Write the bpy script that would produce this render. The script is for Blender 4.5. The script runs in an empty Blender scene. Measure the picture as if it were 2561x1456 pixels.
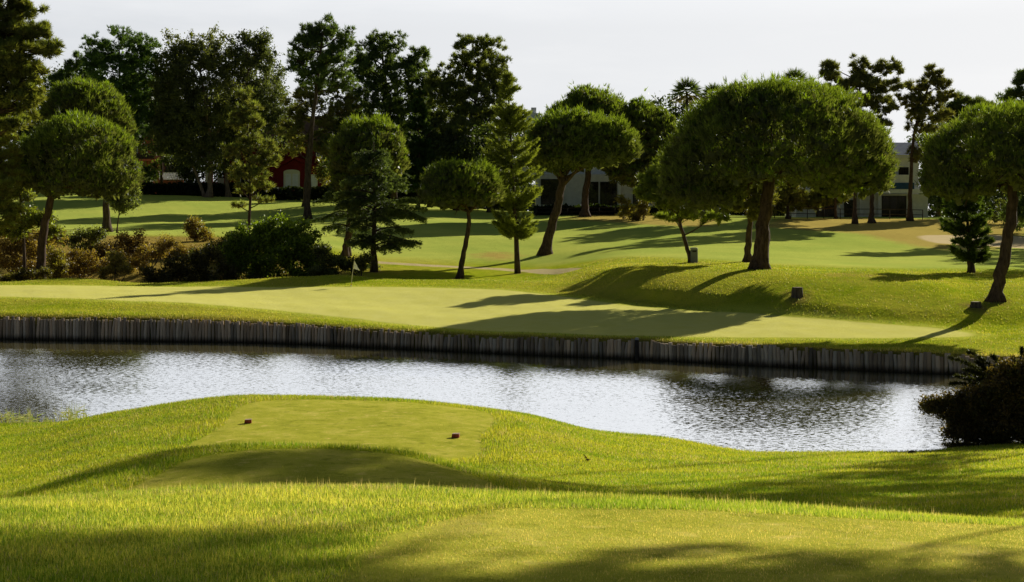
import bpy, math, random
import numpy as np
from mathutils import Vector

rng = np.random.default_rng(7)
random.seed(7)
D = bpy.data
SC = bpy.context.scene
COL = SC.collection

# ------------------------------------------------------------------ camera frame
# pixels below are in a 2560 x 1456 frame; the camera sits at the origin looking along +Y
F = 3517.0
CX = 1280.0
HZ = 570.0
WATER = -7.1
SUN_AZ = math.radians(38)      # to the right of the view axis
SUN_EL = math.radians(23.5)


def P(px, py, Y):
    return np.array([(px - CX) / F * Y, Y, (HZ - py) / F * Y])


# ------------------------------------------------------------------ terrain
def pchip(x, y, xi):
    x = np.asarray(x, float); y = np.asarray(y, float); xi = np.asarray(xi, float)
    h = np.diff(x); d = np.diff(y) / h
    m = np.zeros_like(y)
    for i in range(1, len(x) - 1):
        if d[i - 1] * d[i] > 0:
            w1 = 2 * h[i] + h[i - 1]; w2 = h[i] + 2 * h[i - 1]
            m[i] = (w1 + w2) / (w1 / d[i - 1] + w2 / d[i])
    m[0] = d[0]; m[-1] = d[-1]
    k = np.clip(np.searchsorted(x, xi) - 1, 0, len(x) - 2)
    t = np.clip((xi - x[k]) / h[k], 0, 1)
    t2 = t * t; t3 = t2 * t
    return ((2 * t3 - 3 * t2 + 1) * y[k] + (t3 - 2 * t2 + t) * h[k] * m[k]
            + (-2 * t3 + 3 * t2) * y[k + 1] + (t3 - t2) * h[k] * m[k + 1])


COLS = [-700, 0, 300, 640, 960, 1280, 1600, 1920, 2240, 2560, 3100]
LIP = [1290, 1262, 1235, 1218, 1218, 1232, 1246, 1262, 1287, 1310, 1335]
NEAR = []
for i, c in enumerate(COLS):
    lipz = -(LIP[i] - HZ) * 12 / F
    k = max(0, min(1, (c - 900) / 1600))
    NEAR.append([(4, -1.8), (7.5, -1.89 - .04 * k), (10, -2.03 - .12 * k), (12, lipz), (14, lipz - .95)])
mid = {  # Y=17, 22, 27 heights, then (Y, z) behind
    -700: [(17, -4.6), (22, -4.9), (27, -5.6), (30, -6.0), (34, -6.3), (39, -6.6), (44, -6.8), (50, -7.0), (54, WATER)],
    0: [(17, -4.3), (22, -4.45), (27, -5.1), (30, -5.75), (34, -6.1), (39, -6.5), (43, -6.75), (47, -6.95), (51, WATER)],
    300: [(17, -4.2), (22, -4.25), (27, -4.41), (30, -5.35), (34, -5.68), (39, -5.85), (43, -6.0), (47, -6.17), (51, WATER)],
    640: [(17, -4.15), (22, -4.2), (27, -4.18), (30, -5.25), (34, -5.58), (39, -5.6), (43, -5.6), (47, -5.63), (52, WATER)],
    960: [(17, -4.15), (22, -4.2), (27, -4.27), (30, -5.3), (34, -5.6), (39, -5.6), (43, -5.6), (47, -5.72), (52, WATER)],
    1280: [(17, -4.15), (22, -4.25), (27, -4.8), (30, -5.4), (34, -5.65), (39, -5.72), (43, -5.78), (47, -6.15), (50.5, WATER)],
    1600: [(17, -4.1), (22, -4.45), (27, -5.03), (30, -5.38), (34, -5.85), (39, -6.3), (43, -6.62), (47, -6.97), (48.5, WATER)],
    1920: [(17, -4.0), (22, -4.45), (27, -5.0), (30, -5.4), (34, -5.9), (38, -6.35), (41.5, -6.75), (43.4, -6.98), (44.6, WATER)],
    2240: [(17, -3.9), (22, -4.4), (27, -5.05), (30, -5.38), (34, -5.85), (38, -6.3), (41.5, -6.72), (43.4, -6.97), (44.6, WATER)],
    2560: [(17, -3.8), (22, -4.3), (27, -4.95), (30, -5.3), (34, -5.8), (39, -6.3), (43, -6.75), (45, -7.0), (46, WATER)],
    3100: [(17, -3.8), (22, -4.3), (27, -4.9), (30, -5.2), (34, -5.5), (39, -5.8), (43, -6.1), (45, -6.2), (46, -6.25)],
}
for i, c in enumerate(COLS):
    NEAR[i] += mid[c]
    s = NEAR[i][-1]
    NEAR[i] += [(s[0] + 3, -8.0 if c < 3000 else -6.3)]
# wall foot and far bank: first entry is the wall top, then (Y, py) unless flagged as height
WALLY = [94, 89.8, 88.4, 87, 83.2, 79.3, 76, 72.4, 69.5, 67.1, 63]
FAR = {
    -700: [795, (97, 770), (101, 747), (106, 735), (115, 712), (121, 709), (126, 'z', -5.6), (138, 650), (165, 588), (205, 543), (262, 476)],
    0: [795, (93, 770), (97, 747), (102, 735), (112, 712), (118, 709), (124, 'z', -5.9), (135, 650), (163, 588), (205, 543), (262, 478)],
    300: [801, (92, 775), (96, 752), (101, 738), (111, 715), (117, 712), (123, 'z', -5.9), (135, 655), (163, 590), (205, 545), (262, 486)],
    640: [812, (90.5, 787), (95, 764), (100, 747), (112, 714), (117, 712), (123, 'z', -5.6), (135, 655), (163, 592), (205, 550), (262, 494)],
    960: [829, (87, 806), (91, 782), (97, 758), (109, 716), (115, 699), (122, 706), (139, 668), (165, 608), (203, 548), (250, 505)],
    1280: [845, (83, 822), (87, 800), (94, 767), (107, 717), (113, 703), (121, 705), (141, 668), (168, 602), (198, 562), (228, 530)],
    1600: [852, (79, 834), (83, 814), (89, 787), (97, 753), (98.8, 716), (105, 672), (124, 647), (161, 602), (190, 563), (218, 538)],
    1920: [868, (75, 854), (79, 830), (84, 805), (87, 791), (90.0, 744), (98.5, 681), (108, 665), (142, 626), (178, 575), (205, 546)],
    2240: [882, (72, 869), (75.5, 850), (80, 828), (83, 812), (85.8, 774), (95, 703), (108, 678), (145, 632), (180, 575), (205, 548)],
    2560: [897, (70, 882), (74, 858), (78, 834), (81, 817), (85.0, 770), (94, 716), (108, 679), (145, 634), (178, 580), (200, 556)],
    3100: [905, (67, 892), (71, 868), (75, 842), (78, 822), (88, 770), (102, 715), (120, 678), (145, 636), (178, 582), (200, 558)],
}
FARK = []
for i, c in enumerate(COLS):
    yw = WALLY[i]
    row = [(yw - 3, -8.0 if c < 3000 else -6.3), (yw, -8.0 if c < 3000 else -6.3)]
    zt = (HZ - FAR[c][0]) / F * yw
    row.append((yw + .12, zt))
    for e in FAR[c][1:]:
        row.append((e[0], e[2]) if len(e) == 3 else (e[0], (HZ - e[1]) / F * e[0]))
    y11, z11 = row[-1]
    row += [(y11 + 60, z11 + .8), (900, z11 + 1.0), (3500, z11 + 1.2)]
    FARK.append(row)

UC = np.array([(c - CX) / F for c in COLS])
NK = np.array(NEAR)      # col, feature, 2
FK = np.array(FARK)
NSUB = [3, 8, 10, 14, 8, 8, 10, 24, 14, 14, 16, 16, 16, 10, 6]
FSUB = [2, 1, 14, 14, 14, 20, 18, 14, 14, 24, 24, 24, 8, 6, 5]
MOUNDS = [(180, 117.5, .55, 150, 3.5), (430, 117.5, .12, 60, 3.5), (560, 117, .22, 90, 4), (720, 116, .55, 130, 4),
          (2000, 93, .12, 120, 3), (2320, 91, .12, 130, 3), (860, 115, .30, 70, 3.5), (2170, 98, .4, 90, 4), (2420, 92, -.25, 60, 4)]
_ph = rng.uniform(0, 6.28, (12, 2))


def undul(X, Y):
    s = np.zeros_like(X)
    for i in range(12):
        f = .07 * 1.45 ** i
        a = i * 2.4
        s += np.sin((X * math.cos(a) + Y * math.sin(a)) * f * 2 + _ph[i, 0]) / (1.35 ** i)
    return s


def column(u):
    """dense (Y, z) polyline of the ground along azimuth u"""
    u = max(UC[0], min(UC[-1], u))
    ys, zs = [], []
    for K, SUB in ((NK, NSUB), (FK, FSUB)):
        yk = np.array([float(pchip(UC, K[:, j, 0], [u])[0]) for j in range(K.shape[1])])
        zk = np.array([float(pchip(UC, K[:, j, 1], [u])[0]) for j in range(K.shape[1])])
        t = []
        n = len(yk)
        for j in range(n - 1):
            s = SUB[j] if j < len(SUB) else 6
            t += [j + q / s for q in range(s)]
        t.append(n - 1)
        t = np.array(t)
        k = np.minimum(t.astype(int), n - 2); f = t - k
        Yt = yk[k] + (yk[k + 1] - yk[k]) * f
        ys.append(Yt); zs.append(pchip(yk, zk, Yt))
    Y = np.concatenate(ys); Z = np.concatenate(zs)
    return Y, Z


NU = 420
UU = np.concatenate([np.linspace(UC[0], -.40, 26)[:-1], np.linspace(-.40, .40, NU), np.linspace(.40, UC[-1], 26)[1:]])
TY = []; TZ = []
for u in UU:
    a, b = column(u)
    TY.append(a); TZ.append(b)
TY = np.array(TY); TZ = np.array(TZ)
TX = UU[:, None] * TY
PXG = UU[:, None] * F + CX
for (mx, my, mh, wx, wy) in MOUNDS:
    TZ += mh * np.exp(-((PXG - mx) / wx) ** 2 - ((TY - my) / wy) ** 2)
amp = np.where(TY < 60, .012, .05) * np.clip((TY - 5) / 10, 0, 1) * np.clip((600 - TY) / 200, 0, 1)
TZ += amp * undul(TX, TY)
NN = sum(NSUB[:NK.shape[1] - 1]) + 1       # rows of the near part


def ground_z(X, Y):
    """height of the ground at world X, Y (arrays)"""
    X = np.atleast_1d(np.asarray(X, float)); Y = np.atleast_1d(np.asarray(Y, float))
    u = np.clip(X / np.maximum(Y, 4), UU[0], UU[-1])
    i = np.clip(np.searchsorted(UU, u) - 1, 0, len(UU) - 2)
    f = (u - UU[i]) / (UU[i + 1] - UU[i])
    out = np.empty_like(X)
    for ii in np.unique(i):
        m = i == ii
        za = np.interp(Y[m], TY[ii], TZ[ii]); zb = np.interp(Y[m], TY[ii + 1], TZ[ii + 1])
        out[m] = za + (zb - za) * f[m]
    return out


def gz(X, Y):
    return float(ground_z(X, Y)[0])


def at(px, py, ymin=6.0):
    """first visible ground point on the ray through a pixel"""
    u = (px - CX) / F
    i = int(np.clip(np.searchsorted(UU, u) - 1, 0, len(UU) - 2))
    f = (u - UU[i]) / (UU[i + 1] - UU[i])
    Yd = np.concatenate([np.linspace(ymin, 60, 900), np.linspace(60, 400, 3400)])
    Yd = Yd[Yd >= ymin]
    z = np.interp(Yd, TY[i], TZ[i]) * (1 - f) + np.interp(Yd, TY[i + 1], TZ[i + 1]) * f
    ppy = HZ - z / Yd * F
    k = np.where(ppy <= py)[0]
    k = k[0] if len(k) else len(Yd) - 1
    Y = float(Yd[k])
    return np.array([u * Y, Y, gz(u * Y, Y)])


def sdf_poly(pts, X, Y):
    """signed distance (positive inside) to a closed polygon"""
    pts = np.asarray(pts, float)
    shp = X.shape
    X = X.ravel(); Y = Y.ravel()
    d = np.full(X.shape, 1e9); ins = np.zeros(X.shape, bool)
    n = len(pts)
    for i in range(n):
        x1, y1 = pts[i]; x2, y2 = pts[(i + 1) % n]
        ex, ey = x2 - x1, y2 - y1
        t = np.clip(((X - x1) * ex + (Y - y1) * ey) / (ex * ex + ey * ey + 1e-9), 0, 1)
        d = np.minimum(d, np.hypot(X - x1 - t * ex, Y - y1 - t * ey))
        c = ((y1 > Y) != (y2 > Y)) & (X < (x2 - x1) * (Y - y1) / (y2 - y1 + 1e-12) + x1)
        ins ^= c
    return np.where(ins, d, -d).reshape(shp)


def smooth_loop(pts, n=6):
    pts = np.asarray(pts, float); m = len(pts); out = []
    for i in range(m):
        p0, p1, p2, p3 = pts[i - 1], pts[i], pts[(i + 1) % m], pts[(i + 2) % m]
        for k in range(n):
            t = k / n
            out.append(.5 * ((2 * p1) + (-p0 + p2) * t + (2 * p0 - 5 * p1 + 4 * p2 - p3) * t * t + (-p0 + 3 * p1 - 3 * p2 + p3) * t ** 3))
    return np.array(out)


def poly_px(pts, ymin=6):
    return [at(a, b, ymin)[:2] for a, b in pts]


TEE_NEAR = [(-1.05, 6.0), (-.95, 7.6), (-.85, 9.0), (-.1, 10.6), (1.2, 10.9), (2.6, 10.75), (6, 10.3), (9, 9.5), (9, 2), (-1.3, 2)]
TEE_MID = smooth_loop([(-6.2, 17.5), (-6.1, 24), (-5.6, 26), (-4, 26.7), (-2.4, 26.6), (-.8, 25.3), (-.1, 22), (-.2, 17.5)])
TEE_FRONT = smooth_loop([(-7.9, 34.5), (-8.3, 40), (-8.6, 44), (-7.6, 45.9), (-4.4, 46.1), (-1.5, 45), (-.45, 42.5), (-.75, 38.5), (-1.4, 34)])
GREEN = smooth_loop(poly_px([(-300, 742), (0, 742), (300, 752), (640, 772), (960, 806), (1280, 830), (1700, 842), (2100, 846), (2420, 842),
                             (2330, 820), (1980, 793), (1700, 775), (1480, 752), (1330, 733), (1150, 722), (900, 718), (640, 719), (300, 716), (0, 714), (-300, 712)], 60))
PATH_LINE = [(930, 655, 120), (1000, 660, 120), (1060, 664, 120), (1140, 668, 120), (1250, 673, 120), (1330, 676, 118), (1430, 677, 118)]
path_pts = [at(a, b, c)[:2] for a, b, c in PATH_LINE]
SANDS = [smooth_loop(poly_px([(2300, 590), (2330, 606), (2400, 612), (2480, 617), (2600, 625), (2720, 632), (2700, 600), (2560, 592), (2420, 588)], 120))]
DRY = [smooth_loop(poly_px([(1900, 562), (2000, 575), (2150, 585), (2300, 618), (2440, 632), (2560, 600), (2560, 552), (2300, 548), (2050, 545)], 150)),
       smooth_loop(poly_px([(1420, 546), (1520, 556), (1700, 566), (1800, 560), (1780, 538), (1500, 536)], 150)),
       smooth_loop(poly_px([(1180, 640), (1250, 650), (1300, 640), (1240, 630)], 120)),
       smooth_loop(poly_px([(2080, 690), (2230, 715), (2330, 725), (2360, 712), (2200, 692), (2100, 684)], 95))]
BANKDIRT = smooth_loop([(-60, 121), (-60, 160), (-45, 163), (-34, 162), (-24, 160.5), (-22, 152), (-17, 136), (-16, 121)])


BASES = [(1148, 697), (1362, 637), (1898, 674), (2488, 752), (935, 680), (1294, 684), (2428, 682), (1869, 655), (1729, 657), (1993, 742), (2440, 768)]
base_pts = [at(a, b_, 60)[:2] for a, b_ in BASES]


def line_dist(pts, X, Y):
    d = np.full(X.shape, 1e9)
    for (x1, y1), (x2, y2) in zip(pts[:-1], pts[1:]):
        ex, ey = x2 - x1, y2 - y1
        t = np.clip(((X - x1) * ex + (Y - y1) * ey) / (ex * ex + ey * ey + 1e-9), 0, 1)
        d = np.minimum(d, np.hypot(X - x1 - t * ex, Y - y1 - t * ey))
    return d


def masks(X, Y):
    tee = np.maximum.reduce([sdf_poly(TEE_NEAR, X, Y), sdf_poly(TEE_MID, X, Y), sdf_poly(TEE_FRONT, X, Y)])
    green = sdf_poly(GREEN, X, Y)
    sand = sdf_poly(SANDS[0], X, Y)
    dry = np.maximum.reduce([sdf_poly(d, X, Y) for d in DRY])
    path = 1.0 - line_dist(path_pts, X, Y)
    dirt = sdf_poly(BANKDIRT, X, Y)
    return tee, green, sand, dry, path, dirt


# ------------------------------------------------------------------ object helpers
def set_mesh(name, V, faces_n, idx, smooth=False):
    """V (n,3); faces_n = loops per face; idx = flat vertex indices"""
    me = D.meshes.new(name)
    nf = len(idx) // faces_n
    me.vertices.add(len(V)); me.vertices.foreach_set('co', np.ascontiguousarray(V, np.float32).ravel())
    me.loops.add(len(idx)); me.loops.foreach_set('vertex_index', np.ascontiguousarray(idx, np.int32).ravel())
    me.polygons.add(nf)
    me.polygons.foreach_set('loop_start', np.arange(0, nf * faces_n, faces_n, dtype=np.int32))
    me.polygons.foreach_set('loop_total', np.full(nf, faces_n, np.int32))
    me.polygons.foreach_set('use_smooth', np.full(nf, smooth, bool))
    me.update(calc_edges=True)
    return me


def link(name, me, mat, parent=None, loc=None):
    o = D.objects.new(name, me)
    if mat is not None:
        me.materials.append(mat)
    COL.objects.link(o)
    if parent is not None:
        o.parent = parent
    if loc is not None:
        o.location = loc
    return o


def empty(name, loc, label, cat, group=None, rz=0):
    o = D.objects.new(name, None)
    COL.objects.link(o)
    o.location = loc; o.rotation_euler = (0, 0, rz)
    o.empty_display_size = .3
    return tag(o, label, cat, group)


def tag(o, label=None, cat=None, group=None, kind=None):
    if label: o['label'] = label
    if cat: o['category'] = cat
    if group: o['group'] = group
    if kind: o['kind'] = kind
    return o


class MB:
    """collects polygons for ONE mesh"""
    def __init__(self):
        self.v = []; self.f = []

    def box(self, x0, x1, y0, y1, z0, z1):
        b = len(self.v)
        self.v += [(x0, y0, z0), (x1, y0, z0), (x1, y1, z0), (x0, y1, z0), (x0, y0, z1), (x1, y0, z1), (x1, y1, z1), (x0, y1, z1)]
        self.f += [tuple(b + i for i in q) for q in ((0, 3, 2, 1), (4, 5, 6, 7), (0, 1, 5, 4), (1, 2, 6, 5), (2, 3, 7, 6), (3, 0, 4, 7))]
        return self

    def poly(self, pts):
        b = len(self.v); self.v += [tuple(p) for p in pts]; self.f.append(tuple(range(b, b + len(pts))))
        return self

    def prism(self, pts2, y0, y1):
        """pts2 in (x, z), extruded along y"""
        n = len(pts2); b = len(self.v)
        self.v += [(x, y0, z) for x, z in pts2] + [(x, y1, z) for x, z in pts2]
        self.f += [tuple(b + i for i in range(n)), tuple(b + n + i for i in reversed(range(n)))]
        self.f += [(b + i, b + n + i, b + n + (i + 1) % n, b + (i + 1) % n) for i in range(n)]
        return self

    def tube(self, pts, rad, sides=8, wob=0.0, cap=True):
        pts = [np.asarray(p, float) for p in pts]
        n = len(pts); b = len(self.v)
        up = np.array([.13, .99, .05])
        for i in range(n):
            t = pts[min(i + 1, n - 1)] - pts[max(i - 1, 0)]
            t = t / (np.linalg.norm(t) + 1e-9)
            a = np.cross(up, t)
            if np.linalg.norm(a) < .2: a = np.cross(np.array([1., 0, 0]), t)
            a /= np.linalg.norm(a); c = np.cross(t, a)
            for k in range(sides):
                th = 2 * math.pi * k / sides
                r = rad[i] * (1 + wob * (random.random() - .5))
                self.v.append(tuple(pts[i] + a * math.cos(th) * r + c * math.sin(th) * r))
        for i in range(n - 1):
            for k in range(sides):
                k2 = (k + 1) % sides
                self.f.append((b + i * sides + k, b + i * sides + k2, b + (i + 1) * sides + k2, b + (i + 1) * sides + k))
        if cap:
            self.f.append(tuple(b + k for k in reversed(range(sides))))
            self.f.append(tuple(b + (n - 1) * sides + k for k in range(sides)))
        return self

    def build(self, name, mat, parent=None, loc=None, smooth=False, bevel=0):
        me = D.meshes.new(name)
        me.from_pydata(self.v, [], self.f)
        me.update()
        if smooth:
            me.polygons.foreach_set('use_smooth', np.full(len(me.polygons), True))
        o = link(name, me, mat, parent, loc)
        if bevel:
            m = o.modifiers.new('bevel', 'BEVEL'); m.width = bevel; m.segments = 2
        return o


# ------------------------------------------------------------------ materials
def new_mat(name):
    m = D.materials.new(name); m.use_nodes = True
    nt = m.node_tree
    for n in list(nt.nodes):
        nt.nodes.remove(n)
    out = nt.nodes.new('ShaderNodeOutputMaterial')
    return m, nt, out


def N(nt, typ, **kw):
    n = nt.nodes.new(typ)
    for k, v in kw.items():
        if k in n.inputs.keys():
            n.inputs[k].default_value = v
        else:
            setattr(n, k, v)
    return n


def ramp(nt, stops, fac=None):
    r = nt.nodes.new('ShaderNodeValToRGB')
    e = r.color_ramp.elements
    while len(e) < len(stops): e.new(.5)
    for i, (p, c) in enumerate(stops):
        e[i].position = p; e[i].color = (*c, 1) if len(c) == 3 else c
    if fac is not None: nt.links.new(fac, r.inputs['Fac'])
    return r


def mixc(nt, fac, a, b, mode='MIX'):
    m = nt.nodes.new('ShaderNodeMix'); m.data_type = 'RGBA'; m.blend_type = mode
    for s, v in ((0, fac), (6, a), (7, b)):
        if isinstance(v, (int, float)): m.inputs[s].default_value = v
        elif isinstance(v, tuple): m.inputs[s].default_value = (*v, 1)
        else: nt.links.new(v, m.inputs[s])
    return m.outputs[2]


def math_(nt, op, a, b=None, c=None, clamp=False):
    m = nt.nodes.new('ShaderNodeMath'); m.operation = op; m.use_clamp = clamp
    for i, v in enumerate((a, b, c)):
        if v is None: continue
        if isinstance(v, (int, float)): m.inputs[i].default_value = v
        else: nt.links.new(v, m.inputs[i])
    return m.outputs[0]


def noise(nt, vec, scale, detail=4, rough=.55):
    n = nt.nodes.new('ShaderNodeTexNoise')
    n.inputs['Scale'].default_value = scale; n.inputs['Detail'].default_value = detail; n.inputs['Roughness'].default_value = rough
    if vec is not None: nt.links.new(vec, n.inputs['Vector'])
    return n


def leaf_mat(name, trans=.35, rough=.6, spec=.25, tint=(1.5, 1.5, .7)):
    m, nt, out = new_mat(name)
    a = N(nt, 'ShaderNodeAttribute', attribute_name='col')
    p = N(nt, 'ShaderNodeBsdfPrincipled', Roughness=rough)
    p.inputs['Specular IOR Level'].default_value = spec
    nt.links.new(a.outputs['Color'], p.inputs['Base Color'])
    t = N(nt, 'ShaderNodeBsdfTranslucent')
    nt.links.new(mixc(nt, 1.0, a.outputs['Color'], tint, 'MULTIPLY'), t.inputs['Color'])
    mx = N(nt, 'ShaderNodeMixShader', Fac=trans)
    nt.links.new(p.outputs[0], mx.inputs[1]); nt.links.new(t.outputs[0], mx.inputs[2])
    nt.links.new(mx.outputs[0], out.inputs['Surface'])
    return m


def bark_mat(name, c1, c2, scale=6):
    m, nt, out = new_mat(name)
    tc = N(nt, 'ShaderNodeTexCoord')
    mp = N(nt, 'ShaderNodeMapping'); mp.inputs['Scale'].default_value = (1, 1, .25)
    nt.links.new(tc.outputs['Object'], mp.inputs['Vector'])
    n1 = noise(nt, mp.outputs[0], scale, 6, .65)
    r = ramp(nt, [(.32, c1), (.68, c2)], n1.outputs['Fac'])
    p = N(nt, 'ShaderNodeBsdfPrincipled', Roughness=.9)
    p.inputs['Specular IOR Level'].default_value = .1
    nt.links.new(r.outputs[0], p.inputs['Base Color'])
    b = N(nt, 'ShaderNodeBump', Strength=.8, Distance=.06)
    nt.links.new(n1.outputs['Fac'], b.inputs['Height']); nt.links.new(b.outputs[0], p.inputs['Normal'])
    nt.links.new(p.outputs[0], out.inputs['Surface'])
    return m


def paint_mat(name, c, rough=.7, var=.15, scale=1.5, spec=.3):
    m, nt, out = new_mat(name)
    tc = N(nt, 'ShaderNodeTexCoord')
    n1 = noise(nt, tc.outputs['Object'], scale, 6, .6)
    lo = tuple(x * (1 - var) for x in c); hi = tuple(min(1, x * (1 + var)) for x in c)
    r = ramp(nt, [(.3, lo), (.7, hi)], n1.outputs['Fac'])
    p = N(nt, 'ShaderNodeBsdfPrincipled', Roughness=rough)
    p.inputs['Specular IOR Level'].default_value = spec
    nt.links.new(r.outputs[0], p.inputs['Base Color'])
    b = N(nt, 'ShaderNodeBump', Strength=.15, Distance=.02)
    n2 = noise(nt, tc.outputs['Object'], scale * 14, 3)
    nt.links.new(n2.outputs['Fac'], b.inputs['Height']); nt.links.new(b.outputs[0], p.inputs['Normal'])
    nt.links.new(p.outputs[0], out.inputs['Surface'])
    return m


def ground_mat():
    m, nt, out = new_mat('turf')
    L = nt.links.new
    tc = N(nt, 'ShaderNodeNewGeometry')
    pos = tc.outputs['Position']
    A = lambda s: N(nt, 'ShaderNodeAttribute', attribute_name=s).outputs['Fac']
    nbig = noise(nt, pos, .09, 5, .6).outputs['Fac']
    nmid = noise(nt, pos, .9, 5, .65).outputs['Fac']
    nfin = noise(nt, pos, 9, 4, .7).outputs['Fac']
    nvf = noise(nt, pos, 55, 3, .7).outputs['Fac']
    npat = noise(nt, pos, 2.6, 4, .62).outputs['Fac']
    far = A('far')                                   # 0 near bank, 1 far bank
    # rough grass
    rough = ramp(nt, [(.25, (.15, .24, .012)), (.5, (.32, .39, .022)), (.75, (.52, .48, .06))], nmid).outputs[0]
    rough = mixc(nt, math_(nt, 'MULTIPLY', nfin, .55), rough, (.26, .27, .02))
    rough = mixc(nt, ramp(nt, [(.42, (0, 0, 0)), (.68, (1, 1, 1))], nbig).outputs[0], rough, (.42, .37, .07))
    # fairway beyond the green
    fair = ramp(nt, [(.3, (.32, .41, .10)), (.7, (.50, .53, .14))], nbig).outputs[0]
    fair = mixc(nt, math_(nt, 'MULTIPLY', nmid, .35), fair, (.38, .40, .10))
    base = mixc(nt, math_(nt, 'MULTIPLY_ADD', A('fair'), .5, .5, True), rough, fair)
    # tees
    tee = ramp(nt, [(.28, (.26, .28, .035)), (.5, (.44, .43, .07)), (.72, (.62, .53, .16))], nmid).outputs[0]
    tee = mixc(nt, math_(nt, 'MULTIPLY', nfin, .5), tee, (.33, .35, .04))
    tee = mixc(nt, math_(nt, 'MULTIPLY', nvf, .4), tee, (.30, .28, .06))
    tee = mixc(nt, ramp(nt, [(.55, (0, 0, 0)), (.72, (.8, .8, .8))], npat).outputs[0], tee, (.20, .22, .03))
    tee = mixc(nt, ramp(nt, [(.28, (.75, .75, .75)), (.42, (0, 0, 0))], npat).outputs[0], tee, (.62, .52, .19))
    rough = rough
    edge = lambda a, w, o=0.0: math_(nt, 'MULTIPLY_ADD', math_(nt, 'ADD', A(a), math_(nt, 'MULTIPLY_ADD', nfin, .3 * w, -.15 * w)), 1 / w, .5 + o, True)
    base = mixc(nt, edge('tee', .16), base, tee)
    # putting green with its collar
    base = mixc(nt, edge('green', .7, 1.6), base, (.46, .48, .08))
    gcol = ramp(nt, [(.3, (.62, .58, .19)), (.7, (.66, .62, .27))], nmid).outputs[0]
    gcol = mixc(nt, math_(nt, 'MULTIPLY', nbig, .4), gcol, (.64, .62, .16))
    base = mixc(nt, edge('green', .5), base, gcol)
    # dry slopes, sand, bank earth, track
    drym = math_(nt, 'MULTIPLY', math_(nt, 'MULTIPLY_ADD', math_(nt, 'ADD', A('dry'), math_(nt, 'MULTIPLY_ADD', nmid, 5, -2.5)), .35, .45, True), .8)
    base = mixc(nt, drym, base, mixc(nt, nfin, (.42, .26, .10), (.50, .38, .14)))
    base = mixc(nt, math_(nt, 'MULTIPLY_ADD', math_(nt, 'ADD', A('dirt'), math_(nt, 'MULTIPLY_ADD', nmid, 4, -2)), .4, .5, True), base,
                mixc(nt, nmid, (.30, .19, .07), (.34, .28, .08)))
    base = mixc(nt, edge('path', .3), base, mixc(nt, nmid, (.50, .40, .27), (.58, .48, .34)))
    base = mixc(nt, edge('sand', .8), base, mixc(nt, nmid, (.60, .46, .33), (.72, .58, .44)))
    base = mixc(nt, A('soil'), base, mixc(nt, nfin, (.10, .075, .03), (.20, .15, .06)))
    base = mixc(nt, math_(nt, 'MULTIPLY', math_(nt, 'MULTIPLY_ADD', nmid, 1.2, math_(nt, 'MULTIPLY_ADD', A('bare'), 1.6, -1.0), True), 1.0), base, mixc(nt, nfin, (.16, .11, .05), (.30, .22, .09)))
    base = mixc(nt, A('bed'), base, (.03, .035, .015))
    base = mixc(nt, 1.0, base, (1.43, 1.42, 1.05), 'MULTIPLY')
    p = N(nt, 'ShaderNodeBsdfPrincipled', Roughness=.95)
    p.inputs['Specular IOR Level'].default_value = .0
    L(base, p.inputs['Base Color'])
    smoothness = math_(nt, 'MAXIMUM', edge('green', .5), edge('tee', .16))
    smoothness = math_(nt, 'MAXIMUM', smoothness, math_(nt, 'MULTIPLY', A('fair'), .8))
    bh = math_(nt, 'ADD', math_(nt, 'MULTIPLY', nfin, 1.0), math_(nt, 'MULTIPLY', nmid, 2.0))
    b = N(nt, 'ShaderNodeBump', Distance=.10)
    L(bh, b.inputs['Height'])
    L(math_(nt, 'MULTIPLY_ADD', smoothness, -.62, .75), b.inputs['Strength'])
    b2 = N(nt, 'ShaderNodeBump', Distance=.03, Strength=.5)
    L(nvf, b2.inputs['Height']); L(b.outputs[0], b2.inputs['Normal'])
    L(b2.outputs[0], p.inputs['Normal'])
    L(p.outputs[0], out.inputs['Surface'])
    return m


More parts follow.
